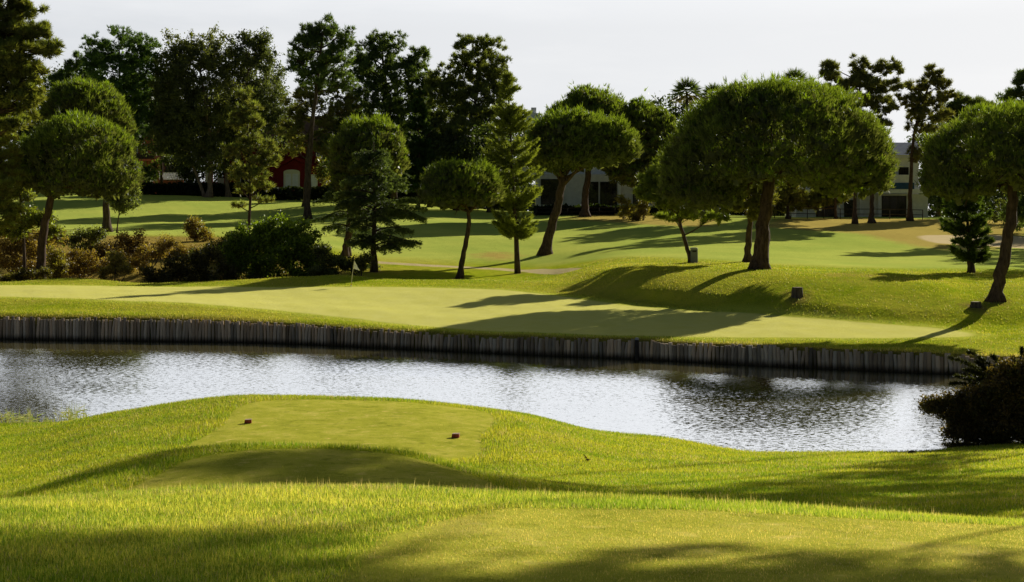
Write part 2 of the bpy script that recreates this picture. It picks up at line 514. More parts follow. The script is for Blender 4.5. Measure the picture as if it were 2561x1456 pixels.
def water_mat():
    m, nt, out = new_mat('pond_water')
    L = nt.links.new
    g = N(nt, 'ShaderNodeNewGeometry').outputs['Position']
    mp = N(nt, 'ShaderNodeMapping'); mp.inputs['Rotation'].default_value = (0, 0, .35); mp.inputs['Scale'].default_value = (1, 1.5, 1)
    L(g, mp.inputs['Vector'])
    n1 = noise(nt, mp.outputs[0], 2.6, 3, .6).outputs['Fac']
    n2 = noise(nt, mp.outputs[0], 8, 2, .6).outputs['Fac']
    mp2 = N(nt, 'ShaderNodeMapping'); mp2.inputs['Scale'].default_value = (.045, .13, 1)
    L(g, mp2.inputs['Vector'])
    calm = noise(nt, mp2.outputs[0], 1.0, 4, .6).outputs['Fac']
    calm = ramp(nt, [(.36, (.78, .78, .78)), (.6, (1, 1, 1))], calm).outputs[0]
    shel = N(nt, 'ShaderNodeAttribute', attribute_name='shelter').outputs['Fac']    # calm water under the bank
    amp = math_(nt, 'MULTIPLY', calm, shel)
    def slope(scale, k):
        q = noise(nt, mp.outputs[0], scale, 2, .6)
        v = nt.nodes.new('ShaderNodeVectorMath'); v.operation = 'SUBTRACT'; L(q.outputs['Color'], v.inputs[0]); v.inputs[1].default_value = (.5, .5, .5)
        v2 = nt.nodes.new('ShaderNodeVectorMath'); v2.operation = 'SCALE'; L(v.outputs[0], v2.inputs[0]); v2.inputs['Scale'].default_value = k
        return v2.outputs[0]
    v = nt.nodes.new('ShaderNodeVectorMath'); v.operation = 'ADD'; L(slope(4.4, .34), v.inputs[0]); L(slope(14.0, .22), v.inputs[1])
    vb = nt.nodes.new('ShaderNodeVectorMath'); vb.operation = 'ADD'; L(v.outputs[0], vb.inputs[0]); vb.inputs[1].default_value = (-.02, -.108, 0); v = vb
    v2 = nt.nodes.new('ShaderNodeVectorMath'); v2.operation = 'SCALE'; L(v.outputs[0], v2.inputs[0]); L(amp, v2.inputs['Scale'])
    v3 = nt.nodes.new('ShaderNodeVectorMath'); v3.operation = 'MULTIPLY'; L(v2.outputs[0], v3.inputs[0]); v3.inputs[1].default_value = (1, 1, 0)
    v4 = nt.nodes.new('ShaderNodeVectorMath'); v4.operation = 'ADD'; L(v3.outputs[0], v4.inputs[0]); v4.inputs[1].default_value = (0, 0, 1)
    b = nt.nodes.new('ShaderNodeVectorMath'); b.operation = 'NORMALIZE'; L(v4.outputs[0], b.inputs[0])
    d = N(nt, 'ShaderNodeBsdfDiffuse'); d.inputs['Color'].default_value = (.085, .072, .024, 1)
    gl = N(nt, 'ShaderNodeBsdfGlossy', Roughness=.05); gl.inputs['Color'].default_value = (.95, .97, 1, 1)
    fr = N(nt, 'ShaderNodeFresnel', IOR=1.45)
    L(b.outputs[0], gl.inputs['Normal']); L(b.outputs[0], fr.inputs['Normal'])
    mx = N(nt, 'ShaderNodeMixShader')
    L(math_(nt, 'MULTIPLY_ADD', fr.outputs[0], .45, math_(nt, 'MULTIPLY_ADD', shel, .31, .24), True), mx.inputs[0]); L(d.outputs[0], mx.inputs[1]); L(gl.outputs[0], mx.inputs[2])
    L(mx.outputs[0], out.inputs['Surface'])
    return m


def pile_mat():
    m, nt, out = new_mat('weathered_piles')
    L = nt.links.new
    geo = N(nt, 'ShaderNodeNewGeometry')
    oi = N(nt, 'ShaderNodeAttribute', attribute_name='col')
    mp = N(nt, 'ShaderNodeMapping'); mp.inputs['Scale'].default_value = (9, 9, 1.2)
    L(geo.outputs['Position'], mp.inputs['Vector'])
    n = noise(nt, mp.outputs[0], 1.0, 6, .7).outputs['Fac']
    c = mixc(nt, n, (.28, .20, .145), (.80, .65, .50))
    c = mixc(nt, 1.0, c, oi.outputs['Color'], 'MULTIPLY')
    sx = N(nt, 'ShaderNodeSeparateXYZ'); L(geo.outputs['Position'], sx.inputs[0])
    wet = math_(nt, 'MULTIPLY_ADD', math_(nt, 'ADD', sx.outputs[2], math_(nt, 'MULTIPLY', n, -.5)), -3.2, -6.8 * 3.2 - .6, True)
    c = mixc(nt, wet, c, (.060, .040, .028))
    p = N(nt, 'ShaderNodeBsdfPrincipled', Roughness=.85)
    p.inputs['Specular IOR Level'].default_value = .15
    L(c, p.inputs['Base Color'])
    b = N(nt, 'ShaderNodeBump', Strength=.6, Distance=.03); L(n, b.inputs['Height']); L(b.outputs[0], p.inputs['Normal'])
    L(p.outputs[0], out.inputs['Surface'])
    return m


def glass_mat():
    m, nt, out = new_mat('dark_glazing')
    tc = N(nt, 'ShaderNodeTexCoord')
    n = noise(nt, tc.outputs['Object'], .9, 3).outputs['Fac']
    r = ramp(nt, [(.35, (.008, .008, .009)), (.7, (.05, .04, .03))], n)
    p = N(nt, 'ShaderNodeBsdfPrincipled', Roughness=.06)
    nt.links.new(r.outputs[0], p.inputs['Base Color'])
    nt.links.new(p.outputs[0], out.inputs['Surface'])
    return m


def tile_mat():
    m, nt, out = new_mat('clay_roof_tiles')
    tc = N(nt, 'ShaderNodeTexCoord')
    w = N(nt, 'ShaderNodeTexWave', Scale=2.2, Distortion=.6, bands_direction='X')
    nt.links.new(tc.outputs['Object'], w.inputs['Vector'])
    n = noise(nt, tc.outputs['Object'], 3, 4).outputs['Fac']
    c = mixc(nt, n, (.22, .10, .06), (.40, .24, .16))
    c = mixc(nt, math_(nt, 'MULTIPLY', w.outputs['Fac'], .5), c, (.10, .05, .035))
    p = N(nt, 'ShaderNodeBsdfPrincipled', Roughness=.85)
    nt.links.new(c, p.inputs['Base Color'])
    b = N(nt, 'ShaderNodeBump', Strength=.9, Distance=.1); nt.links.new(w.outputs['Fac'], b.inputs['Height']); nt.links.new(b.outputs[0], p.inputs['Normal'])
    nt.links.new(p.outputs[0], out.inputs['Surface'])
    return m


M = dict(
    ground=ground_mat(), water=water_mat(), pile=pile_mat(), glass=glass_mat(), tile=tile_mat(),
    needle=leaf_mat('pine_needles', .42, .5, .3, (2.3, 2.3, .6)),
    leaf=leaf_mat('broad_leaves', .42, .45, .4, (2.2, 2.3, .6)),
    grass=leaf_mat('grass_blades', .5, .55, .2, (1.25, 1.25, .8)),
    bark=bark_mat('pine_bark', (.035, .024, .018), (.15, .105, .08)),
    redbark=bark_mat('red_pine_bark', (.04, .026, .02), (.15, .10, .075)),
    palebark=bark_mat('eucalyptus_bark', (.12, .075, .05), (.34, .25, .19)),
    twig=bark_mat('grey_twigs', (.06, .05, .04), (.18, .15, .12)),
    stump=bark_mat('stump_bark', (.05, .04, .035), (.17, .14, .12)),
    cutwood=paint_mat('cut_wood', (.36, .27, .19), .9, .3, 6),
    red=paint_mat('dark_red_render', (.17, .012, .016), .9, .15),
    terracotta=paint_mat('terracotta_render', (.55, .17, .10), .9, .2),
    pinkwall=paint_mat('pink_render', (.62, .25, .18), .9, .2),
    white=paint_mat('white_render', (.86, .86, .90), .85, .08),
    cream=paint_mat('cream_trim', (.78, .74, .62), .7, .05),
    shaded_white=paint_mat('shaded_white_wall', (.72, .70, .72), .9, .12),  # white wall with its shade mixed into the colour
    blue=paint_mat('blue_awning', (.03, .09, .22), .7, .15),
    slate=paint_mat('blue_grey_roof', (.24, .28, .36), .8, .15),
    darkframe=paint_mat('dark_frame', (.025, .02, .018), .5, .2),
    darkwood=paint_mat('dark_stained_wood', (.045, .035, .028), .8, .3, 4),
    bin=paint_mat('grey_bin_plastic', (.22, .24, .25), .5, .12, 3),
    binlid=paint_mat('light_grey_lid', (.42, .44, .45), .5, .08, 3),
    marker=paint_mat('red_marker_paint', (.32, .05, .04), .55, .25, 8),
    markertop=paint_mat('pale_marker_top', (.60, .36, .30), .5, .2, 9),  # paler red than the block below
    flag=paint_mat('white_flag_cloth', (.82, .82, .86), .8, .05, 3),
    pole=paint_mat('pale_pole', (.62, .58, .42), .5, .1, 3),
    yellow=paint_mat('yellow_pole_foot', (.75, .50, .04), .5, .1, 5),
    carpaint=paint_mat('black_car_paint', (.01, .01, .013), .2, .1, 1, .6),
    tyre=paint_mat('tyre_rubber', (.02, .02, .02), .9, .2, 5),
    metal=paint_mat('grey_metal', (.35, .35, .36), .4, .1, 4),
    stone=paint_mat('dark_stone', (.06, .05, .045), .9, .3, 12),
)

# ------------------------------------------------------------------ ground sheet
rows_behind = [(-60, 14), (-20, 8), (-5, 4), (1, 1.9)]
nu, nr = TY.shape
XB = np.stack([UU * 4 * s for _, s in rows_behind], 1)
YB = np.stack([np.full(nu, y) for y, _ in rows_behind], 1)
ZB = np.full_like(XB, -1.78)
GX = np.concatenate([XB, TX], 1); GY = np.concatenate([YB, TY], 1); GZ = np.concatenate([ZB, TZ], 1)
ncol = GX.shape[1]
V = np.stack([GX.ravel(), GY.ravel(), GZ.ravel()], 1)
ii = np.arange(nu - 1)[:, None] * ncol + np.arange(ncol - 1)[None, :]
idx = np.stack([ii, ii + ncol, ii + ncol + 1, ii + 1], -1).reshape(-1)
gm = set_mesh('ground', V, 4, idx, True)
tee_, green_, sand_, dry_, path_, dirt_ = masks(V[:, 0], V[:, 1])
PXV = V[:, 0] / np.maximum(V[:, 1], 1) * F + CX
YW = np.interp(PXV, COLS, WALLY)
fair_ = np.zeros(len(V))
fy = np.interp(PXV, [-700, 0, 640, 800, 960, 1280, 1600, 1920, 2240, 2560, 3100], [163, 163, 163, 155, 146, 146, 126, 110, 109, 109, 109])
fair_ = np.clip((V[:, 1] - fy) / 4, -1, 1)
soil_ = np.clip(1 - np.abs(V[:, 1] - YW - .3) / 1.0, 0, 1) * .9
bare_ = np.zeros(len(V))
for (bx_, by_) in base_pts:
    bare_ = np.maximum(bare_, 1 - np.hypot(V[:, 0] - bx_, (V[:, 1] - by_) * .6) / 1.5)
bed_ = ((V[:, 2] < WATER - .05) & (V[:, 1] > 40) & (V[:, 1] < 100)).astype(float)
for nm, arr in (('tee', tee_), ('green', green_), ('sand', sand_), ('dry', dry_), ('path', path_), ('dirt', dirt_), ('fair', fair_),
                ('soil', soil_), ('bare', bare_), ('bed', bed_), ('far', (V[:, 1] > 60).astype(float))):
    a = gm.attributes.new(nm, 'FLOAT', 'POINT')
    a.data.foreach_set('value', np.clip(arr, -30, 30).astype(np.float32))
g = link('ground', gm, M['ground'])
tag(g, kind='structure')

# pond
wx = np.linspace(-70, 40, 111); wy = np.linspace(36, 100, 90)
WX, WY = np.meshgrid(wx, wy, indexing='ij')
V = np.stack([WX.ravel(), WY.ravel(), np.full(WX.size, WATER)], 1)
ii = np.arange(len(wx) - 1)[:, None] * len(wy) + np.arange(len(wy) - 1)[None, :]
idx = np.stack([ii, ii + len(wy), ii + len(wy) + 1, ii + 1], -1).reshape(-1)
wm = set_mesh('pond_water', V, 4, idx, True)
pxw = V[:, 0] / V[:, 1] * F + CX
dw = np.interp(pxw, COLS, WALLY) - V[:, 1]
a = wm.attributes.new('shelter', 'FLOAT', 'POINT')
sh = np.clip((dw - 1.5) / 13, 0, 1)
a.data.foreach_set('value', (.16 + .84 * sh * sh * (3 - 2 * sh)).astype(np.float32))
w = link('water', wm, M['water']); tag(w, kind='structure')


# ------------------------------------------------------------------ foliage machinery
def unit(a):
    return a / (np.linalg.norm(a, axis=-1, keepdims=True) + 1e-9)


class Soup:
    """triangle soup with a colour per triangle"""
    def __init__(self):
        self.t = []; self.c = []

    def tris(self, T, C):
        self.t.append(T); self.c.append(C)

    def needles(self, cen, axis, n, length, width, spread, col, cvar=.25):
        k = len(cen)
        cen = np.repeat(cen, n, 0); axis = np.repeat(axis, n, 0); col = np.repeat(col, n, 0)
        m = len(cen)
        d = unit(axis + rng.normal(0, spread, (m, 3)))
        ln = length * rng.uniform(.6, 1.25, (m, 1))
        s = unit(np.cross(d, rng.normal(0, 1, (m, 3))))
        w = width * rng.uniform(.7, 1.3, (m, 1)) * .5
        b = cen + rng.normal(0, length * .12, (m, 3))
        T = np.stack([b - s * w, b + s * w, b + d * ln], 1)
        c = col * rng.uniform(1 - cvar, 1 + cvar, (m, 1))
        self.tris(T, c)

    def leaves(self, cen, size, col, droop=0.0, cvar=.3, aspect=.55):
        m = len(cen)
        d = rng.normal(0, 1, (m, 3)); d[:, 2] -= droop
        d = unit(d)
        s = unit(np.cross(d, rng.normal(0, 1, (m, 3))))
        ln = size * rng.uniform(.6, 1.3, (m, 1))
        T = np.stack([cen - d * ln * .5, cen + s * ln * aspect * .5 + d * ln * .05, cen + d * ln * .5], 1)
        T2 = np.stack([cen - d * ln * .5, cen + d * ln * .5, cen - s * ln * aspect * .5 + d * ln * .05], 1)
        c = col * rng.uniform(1 - cvar, 1 + cvar, (m, 1))
        self.tris(np.concatenate([T, T2]), np.concatenate([c, c]))

    def build(self, name, mat, parent=None, loc=None):
        T = np.concatenate(self.t); C = np.concatenate(self.c)
        me = set_mesh(name, T.reshape(-1, 3), 3, np.arange(len(T) * 3))
        a = me.color_attributes.new('col', 'FLOAT_COLOR', 'POINT')
        cc = np.ones((len(T), 3, 4), np.float32); cc[:, :, :3] = np.clip(C, 0, 1)[:, None, :]
        a.data.foreach_set('color', cc.ravel())
        return link(name, me, mat, parent, loc)


def sph(n):
    return unit(rng.normal(0, 1, (n, 3)))


def puffs(soup, cen, r, col, tuft=26, per=5, nl=.35, nw=.07, up=.5, flat=.8, lowcut=-.5, topcol=None, kind='needle', droop=.3):
    """cen (k,3) puff centres, r (k,) radii: shells of tufts, sunlight put into the colour of their tops"""
    k = len(cen)
    c = np.repeat(cen, tuft, 0); rr = np.repeat(r, tuft)[:, None]
    d = sph(len(c))
    low = d[:, 2] < lowcut
    d[low, 2] *= -1
    p = c + d * rr * np.array([1, 1, flat]) * rng.uniform(.55, 1.0, (len(c), 1))
    base = np.repeat(np.asarray(col)[None, :] * rng.uniform(.75, 1.25, (k, 1)), tuft, 0)
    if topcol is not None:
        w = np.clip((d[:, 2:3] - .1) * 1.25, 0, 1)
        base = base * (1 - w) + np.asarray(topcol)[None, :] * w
    if kind == 'needle':
        ax = d * .8; ax[:, 2] += up
        soup.needles(p, unit(ax), per, nl, nw, .45, base)
    else:
        q = np.repeat(p, per, 0) + rng.normal(0, nl * .9, (len(p) * per, 3))
        soup.leaves(q, nl, np.repeat(base, per, 0), droop)


def core(soup, cen, r, col, n=8, size=.55):
    """filler foliage inside the crown, inner shade put into its colour"""
    c = np.repeat(cen, n, 0); rr = np.repeat(r, n)[:, None]
    p = c + sph(len(c)) * rr * rng.uniform(.1, .85, (len(c), 1))
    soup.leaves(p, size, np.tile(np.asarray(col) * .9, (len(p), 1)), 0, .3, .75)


def curve(p0, p1, bend=(0, 0, 0), n=6):
    t = np.linspace(0, 1, n)[:, None]
    return p0 * (1 - t) + p1 * t + np.asarray(bend)[None, :] * (4 * t * (1 - t))


def trunk_obj(root, base, pts, r0, r1, mat, limbs=(), flare=1.8, sides=10):
    """pts: list of world points from the ground up; limbs: (points, r0, r1)"""
    mb = MB()
    pts = np.array(pts)
    n = len(pts); m = 5 * (n - 1) + 1
    tt = np.linspace(0, n - 1, m)
    q = np.stack([pchip(np.arange(n), pts[:, k], tt) if n > 2 else np.interp(tt, np.arange(n), pts[:, k]) for k in range(3)], 1) - base
    q[0, 2] -= .25
    rad = r0 + (r1 - r0) * (tt / (n - 1)) ** .9
    rad[0] *= flare; rad[1] *= 1 + (flare - 1) * .35
    q[1:, 0] += rng.normal(0, r0 * .10, m - 1); q[1:, 1] += rng.normal(0, r0 * .10, m - 1)
    mb.tube(q, rad, sides, .22)
    for lp, a, b in limbs:
        lp = np.array(lp) - base
        mb.tube(lp, np.linspace(a, b, len(lp)), 5, .2)
    return mb.build('trunk', mat, root, smooth=True)


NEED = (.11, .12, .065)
NTOP = (.20, .28, .03)  # crown tops, with sunlight painted into the needle colour


def stone_pine(base, trunk_px, domes, label, Yd=None, r_trunk=.35, group='stone pines', col=NEED, top=NTOP, dens=1.0, name='stone_pine', bark='redbark', seedlimb=12):
    """base (px, py) on the ground or (px, None, Y); domes: (cx, bottom_y, half_w, height) in pixels at the tree's depth"""
    if len(base) == 2:
        b = at(base[0], base[1], 60)
    else:
        X = (base[0] - CX) / F * base[2]
        b = np.array([X, base[2], gz(X, base[2])])
    Y = b[1]; s = Y / F
    root = empty(name, b, label, 'tree', group)
    sp = Soup()
    allc = []; allr = []
    dm = []
    for (cx, by, hw, hh) in domes:
        c = P(cx, by, Y); dm.append((c, hw * s, hh * s))
    for i, (c, R, Hh) in enumerate(dm):
        pr = .055 * R + .33
        c = c.copy(); R = R - pr * .55; Hh = (Hh - pr * .45) * .97
        area = 2 * math.pi * R * R * .5 * (1 + Hh / R * .9)
        n = int(area / (pr * pr) * .85 * dens)
        d = sph(n * 2); d[:, 2] = np.abs(d[:, 2]); d = d[:n]
        pw = 2.7
        d = d / ((np.hypot(d[:, 0], d[:, 1]) ** pw + d[:, 2] ** pw) ** (1 / pw))[:, None]
        lob = 1 + .09 * np.sin(d[:, 0] * 5 + i * 2.1 + c[0]) * np.cos(d[:, 1] * 4 + c[2]) + rng.normal(0, .035, n)
        p = c + d * np.array([R, R, Hh]) * (lob * .93)[:, None]
        # hollow underside: a sparse lower skin
        n2 = int(n * .42)
        th = rng.uniform(0, 6.283, n2); rr = np.sqrt(rng.uniform(.06, 1, n2))
        q = np.stack([c[0] + np.cos(th) * rr * R * .93, c[1] + np.sin(th) * rr * R * .93, c[2] + Hh * (.20 * (1 - rr) + rng.uniform(-.06, .10, n2))], 1)
        n4 = int(n * .11)                       # sparse sprays hanging under the rim, towards the fork
        th = rng.uniform(0, 6.283, n4); r4 = rng.uniform(.35, .95, n4)
        hang = np.stack([c[0] + np.cos(th) * r4 * R, c[1] + np.sin(th) * r4 * R, c[2] - Hh * (rng.uniform(0, .11, n4) * (1.15 - r4) * 1.6 + rng.uniform(0, .05, n4))], 1)
        n3 = int(n * .35)
        dd = sph(n3); dd[:, 2] = np.abs(dd[:, 2])
        inn = c + dd * np.array([R, R, Hh]) * rng.uniform(.45, .8, (n3, 1))
        p = np.concatenate([p, q, inn, hang])
        keep = np.ones(len(p), bool)
        for j, (c2, R2, H2) in enumerate(dm):
            if j == i: continue
            e = (((p - c2) / np.array([R2, R2, H2])) ** 2).sum(1)
            keep &= ~((e < .62) & (p[:, 2] > c2[2]))
        p = p[keep]
        allc.append(p); allr.append(np.full(len(p), pr) * rng.uniform(.7, 1.25, len(p)))
    cen = np.concatenate(allc); rad = np.concatenate(allr)
    q = Y / 125
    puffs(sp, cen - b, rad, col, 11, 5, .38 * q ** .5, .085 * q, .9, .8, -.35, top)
    # shoots standing all over the dome, gathered into the rounded billows of a stone pine
    def superdir(n):
        d = sph(n); d[:, 2] = np.abs(d[:, 2]); pw = 2.5
        return d / ((np.hypot(d[:, 0], d[:, 1]) ** pw + d[:, 2] ** pw) ** (1 / pw))[:, None]
    for i, (c, R, Hh) in enumerate(dm):
        ax3 = np.array([R, R, Hh])
        n = int(2 * math.pi * R * R * (.55 + .5 * Hh / R) * 13 / q ** 1.4)
        d = superdir(n)
        K = max(14, int(2 * math.pi * R * R * (.5 + .5 * Hh / R) / (.8 + .13 * R) ** 2 * .55))
        bk = superdir(K) * rng.uniform(.93, 1.07, (K, 1))
        bs = (.8 + .13 * R) * rng.uniform(.6, 1.2, K)
        dist = np.linalg.norm((d[:, None, :] - bk[None, :, :]) * ax3, axis=2) / bs[None, :]
        bump = np.exp(-dist.min(1) ** 2 * 1.2)
        amp_ = (.35 + .05 * R) / R
        rad_ = .90 - amp_ * .3 + amp_ * 1.25 * bump * 1.0 + rng.normal(0, .034, n) + .09 * (rng.uniform(0, 1, n) < .025)
        p = c + d * ax3 * rad_[:, None]
        keep = rng.uniform(0, 1, n) < .20 + .85 * bump
        for j, (c2, R2, H2) in enumerate(dm):
            if j != i:
                keep &= ~(((((p - c2) / np.array([R2, R2, H2])) ** 2).sum(1) < .6) & (p[:, 2] > c2[2]))
        p, d, bump = p[keep], unit(d[keep]), bump[keep]
        ax = d * .75; ax[:, 2] += .75
        wt = np.clip(d[:, 2:3] * .85 - .22 + (bump[:, None] - .55) * .7, 0, 1)  # sunlit billow tops and shaded hollows blended into the needle colour
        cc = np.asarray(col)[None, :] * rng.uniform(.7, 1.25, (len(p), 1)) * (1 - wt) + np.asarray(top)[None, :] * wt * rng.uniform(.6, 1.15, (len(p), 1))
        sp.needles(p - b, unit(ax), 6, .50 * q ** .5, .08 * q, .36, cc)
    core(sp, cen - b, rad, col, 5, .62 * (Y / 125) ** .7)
    sp.build('crown', M['needle'], root)
    pts = [b] + [P(x, y, Y) for x, y in trunk_px]
    c0, R0, H0 = dm[0]
    fork = pts[-1]
    limbs = []
    for k in range(seedlimb):
        c, R, Hh = dm[k % len(dm)]
        a = k * 2.4; rr = random.uniform(.45, .9) * R
        e = c + np.array([math.cos(a) * rr, math.sin(a) * rr, Hh * random.uniform(.05, .5)])
        st = pts[-2] + (fork - pts[-2]) * random.uniform(.55, 1)
        lp = curve(st, e, (0, 0, -.05 * R), 6)
        limbs.append((lp, r_trunk * random.uniform(.28, .45), .05))
        for q in range(2):
            e2 = lp[3] + (e - lp[3]) * .8 + rng.normal(0, R * .16, 3)
            limbs.append((curve(lp[3], e2, (0, 0, .1), 4), r_trunk * .16, .03))
    trunk_obj(root, b, pts, r_trunk, r_trunk * .62, M[bark], limbs)
    return root


def lobed_tree(base, trunk_px, lobes, label, name='pine_tree', group=None, col=NEED, top=None, kind='needle', rp=17, dens=1.0, tuft=13, per=5,
               nl=None, nw=None, r_trunk=.3, bark='bark', droop=.3, up=.4, limb=True, cat='tree', depth=.9, fat=1.3):
    if len(base) == 2:
        b = at(base[0], base[1], 60)
    else:
        X = (base[0] - CX) / F * base[2]
        b = np.array([X, base[2], gz(X, base[2])])
    Y = b[1]; s = Y / F
    root = empty(name, b, label, cat, group)
    sp = Soup()
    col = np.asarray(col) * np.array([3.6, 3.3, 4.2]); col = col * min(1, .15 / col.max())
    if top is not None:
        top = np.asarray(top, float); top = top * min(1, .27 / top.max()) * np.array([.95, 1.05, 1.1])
    cs = []; rs = []; limbs = []
    pts = [b] + [P(x, y, Y) for x, y in trunk_px]
    for (cx, cy, rx, ry) in lobes:
        ry = ry * fat; rx = rx * (1 + (fat - 1) * .5)
        c = P(cx, cy, Y); c[1] += rng.normal(0, rx * s * .35)
        r = max(1.0, rp * .62)
        n = max(4, int(2.0 * dens * rx * ry / (r * r)))
        d = sph(n) * (rng.uniform(.15, 1, (n, 1)) ** .5) * (1 + .15 * np.minimum(np.abs(rng.normal(0, 1, (n, 1))), 1.6) ** 2 * (rng.uniform(0, 1, (n, 1)) < .3))
        p = c + d * np.array([rx * s, rx * s * depth, ry * s]) * 1.02
        cs.append(p); rs.append(rng.uniform(.6, 1.15, n) * r * s)
        if limb:
            # limb from the trunk axis to the lobe
            zt = min(pts[-1][2], max(pts[1][2] if len(pts) > 2 else b[2] + 1, c[2] - rx * s * .8))
            tp = np.array(pts)
            st = np.array([np.interp(zt, tp[:, 2], tp[:, k]) for k in range(3)])
            limbs.append((curve(st, c, (0, 0, -.06 * np.linalg.norm(c - st)), 6), r_trunk * .35, .035))
            for q in range(min(7, n)):
                limbs.append((curve(st + (c - st) * random.uniform(.5, .95), p[q], (0, 0, .05), 4), r_trunk * .14, .025))
    cen = np.concatenate(cs); rad = np.concatenate(rs)
    nl = nl or .42 * (Y / 125) ** .6; nw = nw or .058 * (Y / 125)
    if kind == 'needle': per = per + 4
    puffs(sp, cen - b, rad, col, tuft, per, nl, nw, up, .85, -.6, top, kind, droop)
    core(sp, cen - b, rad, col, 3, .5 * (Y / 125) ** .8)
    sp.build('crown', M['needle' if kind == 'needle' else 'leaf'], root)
    trunk_obj(root, b, pts, r_trunk, r_trunk * .35, M[bark], limbs)
    return root


def tier_tree(base, top_px, tiers, label, name, group=None, col=NEED, top=None, pitch=.1, droop=-.1, plate=.35, nb=7, r_trunk=.28, bark='bark',
              nl=.3, nw=.07, dens=1.0, updir=.4, Yfix=None, per=4, jit=3, hang=.22):
    """whorled conifer; tiers: (py, radius px left, radius px right)"""
    b = at(base[0], base[1], 60) if Yfix is None else np.array([(base[0] - CX) / F * Yfix, Yfix, gz((base[0] - CX) / F * Yfix, Yfix)])
    Y = b[1]; s = Y / F
    root = empty(name, b, label, 'tree', group)
    sp = Soup(); limbs = []
    tp = P(top_px[0], top_px[1], Y)
    for (py, rl, rr) in tiers:
        z = (HZ - py) / F * Y
        f = (z - b[2]) / (tp[2] - b[2])
        st = b + (tp - b) * f
        n = nb + random.randint(-1, 1)
        a0 = random.random() * 6.28
        for k in range(n):
            a = a0 + k * 6.283 / n + random.uniform(-.25, .25)
            ca, sa = math.cos(a), math.sin(a)
            R = ((rr if ca > 0 else rl) * abs(ca) + (rl + rr) / 2 * abs(sa)) / (abs(ca) + abs(sa)) * s * random.uniform(.75, 1.1)
            dirv = np.array([ca, sa, 0])
            st = st + np.array([0, 0, rng.normal(0, jit * s)])
            e = st + dirv * R + np.array([0, 0, R * (pitch + rng.normal(0, .05 if jit < 4 else .13))])
            lp = curve(st, e, (0, 0, -droop * R), 7)
            limbs.append((lp, max(.03, r_trunk * .22 * min(1, R / 3)), .015))
            m = int(max(16, R * 30 * dens))
            t = rng.uniform(.16, 1, m) ** .8
            ax = np.stack([np.interp(t, np.linspace(0, 1, 7), lp[:, q]) for q in range(3)], 1)
            side = np.array([-sa, ca, 0])
            wv = rng.uniform(-1, 1, m) * plate * R * (1.05 - t) + rng.normal(0, .06, m)
            p = ax + side[None, :] * wv[:, None] + np.stack([np.zeros(m), np.zeros(m), -np.abs(wv) * hang - np.abs(rng.normal(0, hang * .45, m)) + rng.normal(0, .05, m)], 1)
            axis = np.tile(dirv * .8, (m, 1)) + side[None, :] * (np.sign(wv) * .6)[:, None]
            axis[:, 2] += updir
            cc = np.tile(np.asarray(col) * random.uniform(.8, 1.2), (m, 1))
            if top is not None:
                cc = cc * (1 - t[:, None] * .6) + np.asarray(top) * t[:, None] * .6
            sp.needles(p - b, unit(axis), per, nl, nw, .4, cc)
    # leader shoot
    m = 40
    t = rng.uniform(.82, 1, m)
    sp.needles(b + (tp - b) * t[:, None] - b, np.tile([0, 0, 1.], (m, 1)), 4, nl, nw, .5, np.tile(np.asarray(col), (m, 1)))
    sp.build('crown', M['needle'], root)
    trunk_obj(root, b, [b, b + (tp - b) * .4, tp], r_trunk, .03, M[bark], limbs, 1.3)
    return root


def bush(px, py, rx, ry, label, Y=None, col=(.06, .08, .02), top=(.12, .15, .03), lobes=None, kind='leaf', size=.16, dens=1.0, name='shrub', group='shrubs on the bank', cat='shrub', rp=15, per=6, tuft=22, loc=None, stems=True):
    """px, py = foot of the bush; rx, ry half width and height in pixels"""
    if Y is None:
        b = at(px, py, 60)
    else:
        X = (px - CX) / F * Y
        b = np.array([X, Y, gz(X, Y)])
    Y = b[1]; s = Y / F
    root = empty(name, b, label, cat, group)
    sp = Soup()
    col = np.asarray(col) * np.array([1.7, 1.55, 1.6])
    zf = HZ - b[2] / Y * F                        # foot pixel row
    lobes = lobes or [(px, zf - ry * .45, rx * .8, ry * .55), (px - rx * .45, zf - ry * .3, rx * .5, ry * .38), (px + rx * .42, zf - ry * .35, rx * .5, ry * .42)]
    cs = []; rs = []
    for (cx, cy, ax, ay) in lobes:
        c = P(cx, cy, Y)
        n = max(5, int(2.4 * dens * ax * ay / (rp * rp)))
        d = sph(n) * (rng.uniform(.15, 1, (n, 1)) ** .45)
        p = c + d * np.array([ax * s, ax * s * .8, ay * s]) * .9
        p[:, 2] = np.maximum(p[:, 2], b[2] + .1)
        cs.append(p); rs.append(rng.uniform(.6, 1.15, n) * rp * s)
    cen = np.concatenate(cs)
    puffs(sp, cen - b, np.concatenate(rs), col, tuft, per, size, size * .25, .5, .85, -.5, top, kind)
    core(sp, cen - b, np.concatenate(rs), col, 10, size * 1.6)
    sp.build('foliage', M['needle' if kind == 'needle' else 'leaf'], root)
    if stems:
        mb = MB()
        for k in range(min(9, len(cen))):
            e = cen[random.randrange(len(cen))] - b
            mb.tube(curve(np.array([random.uniform(-.2, .2), random.uniform(-.2, .2), -.15]), e, (0, 0, .1), 5), [.05, .04, .03, .025, .015], 5)
        mb.build('stems', M['twig'], root, smooth=True)
    return root

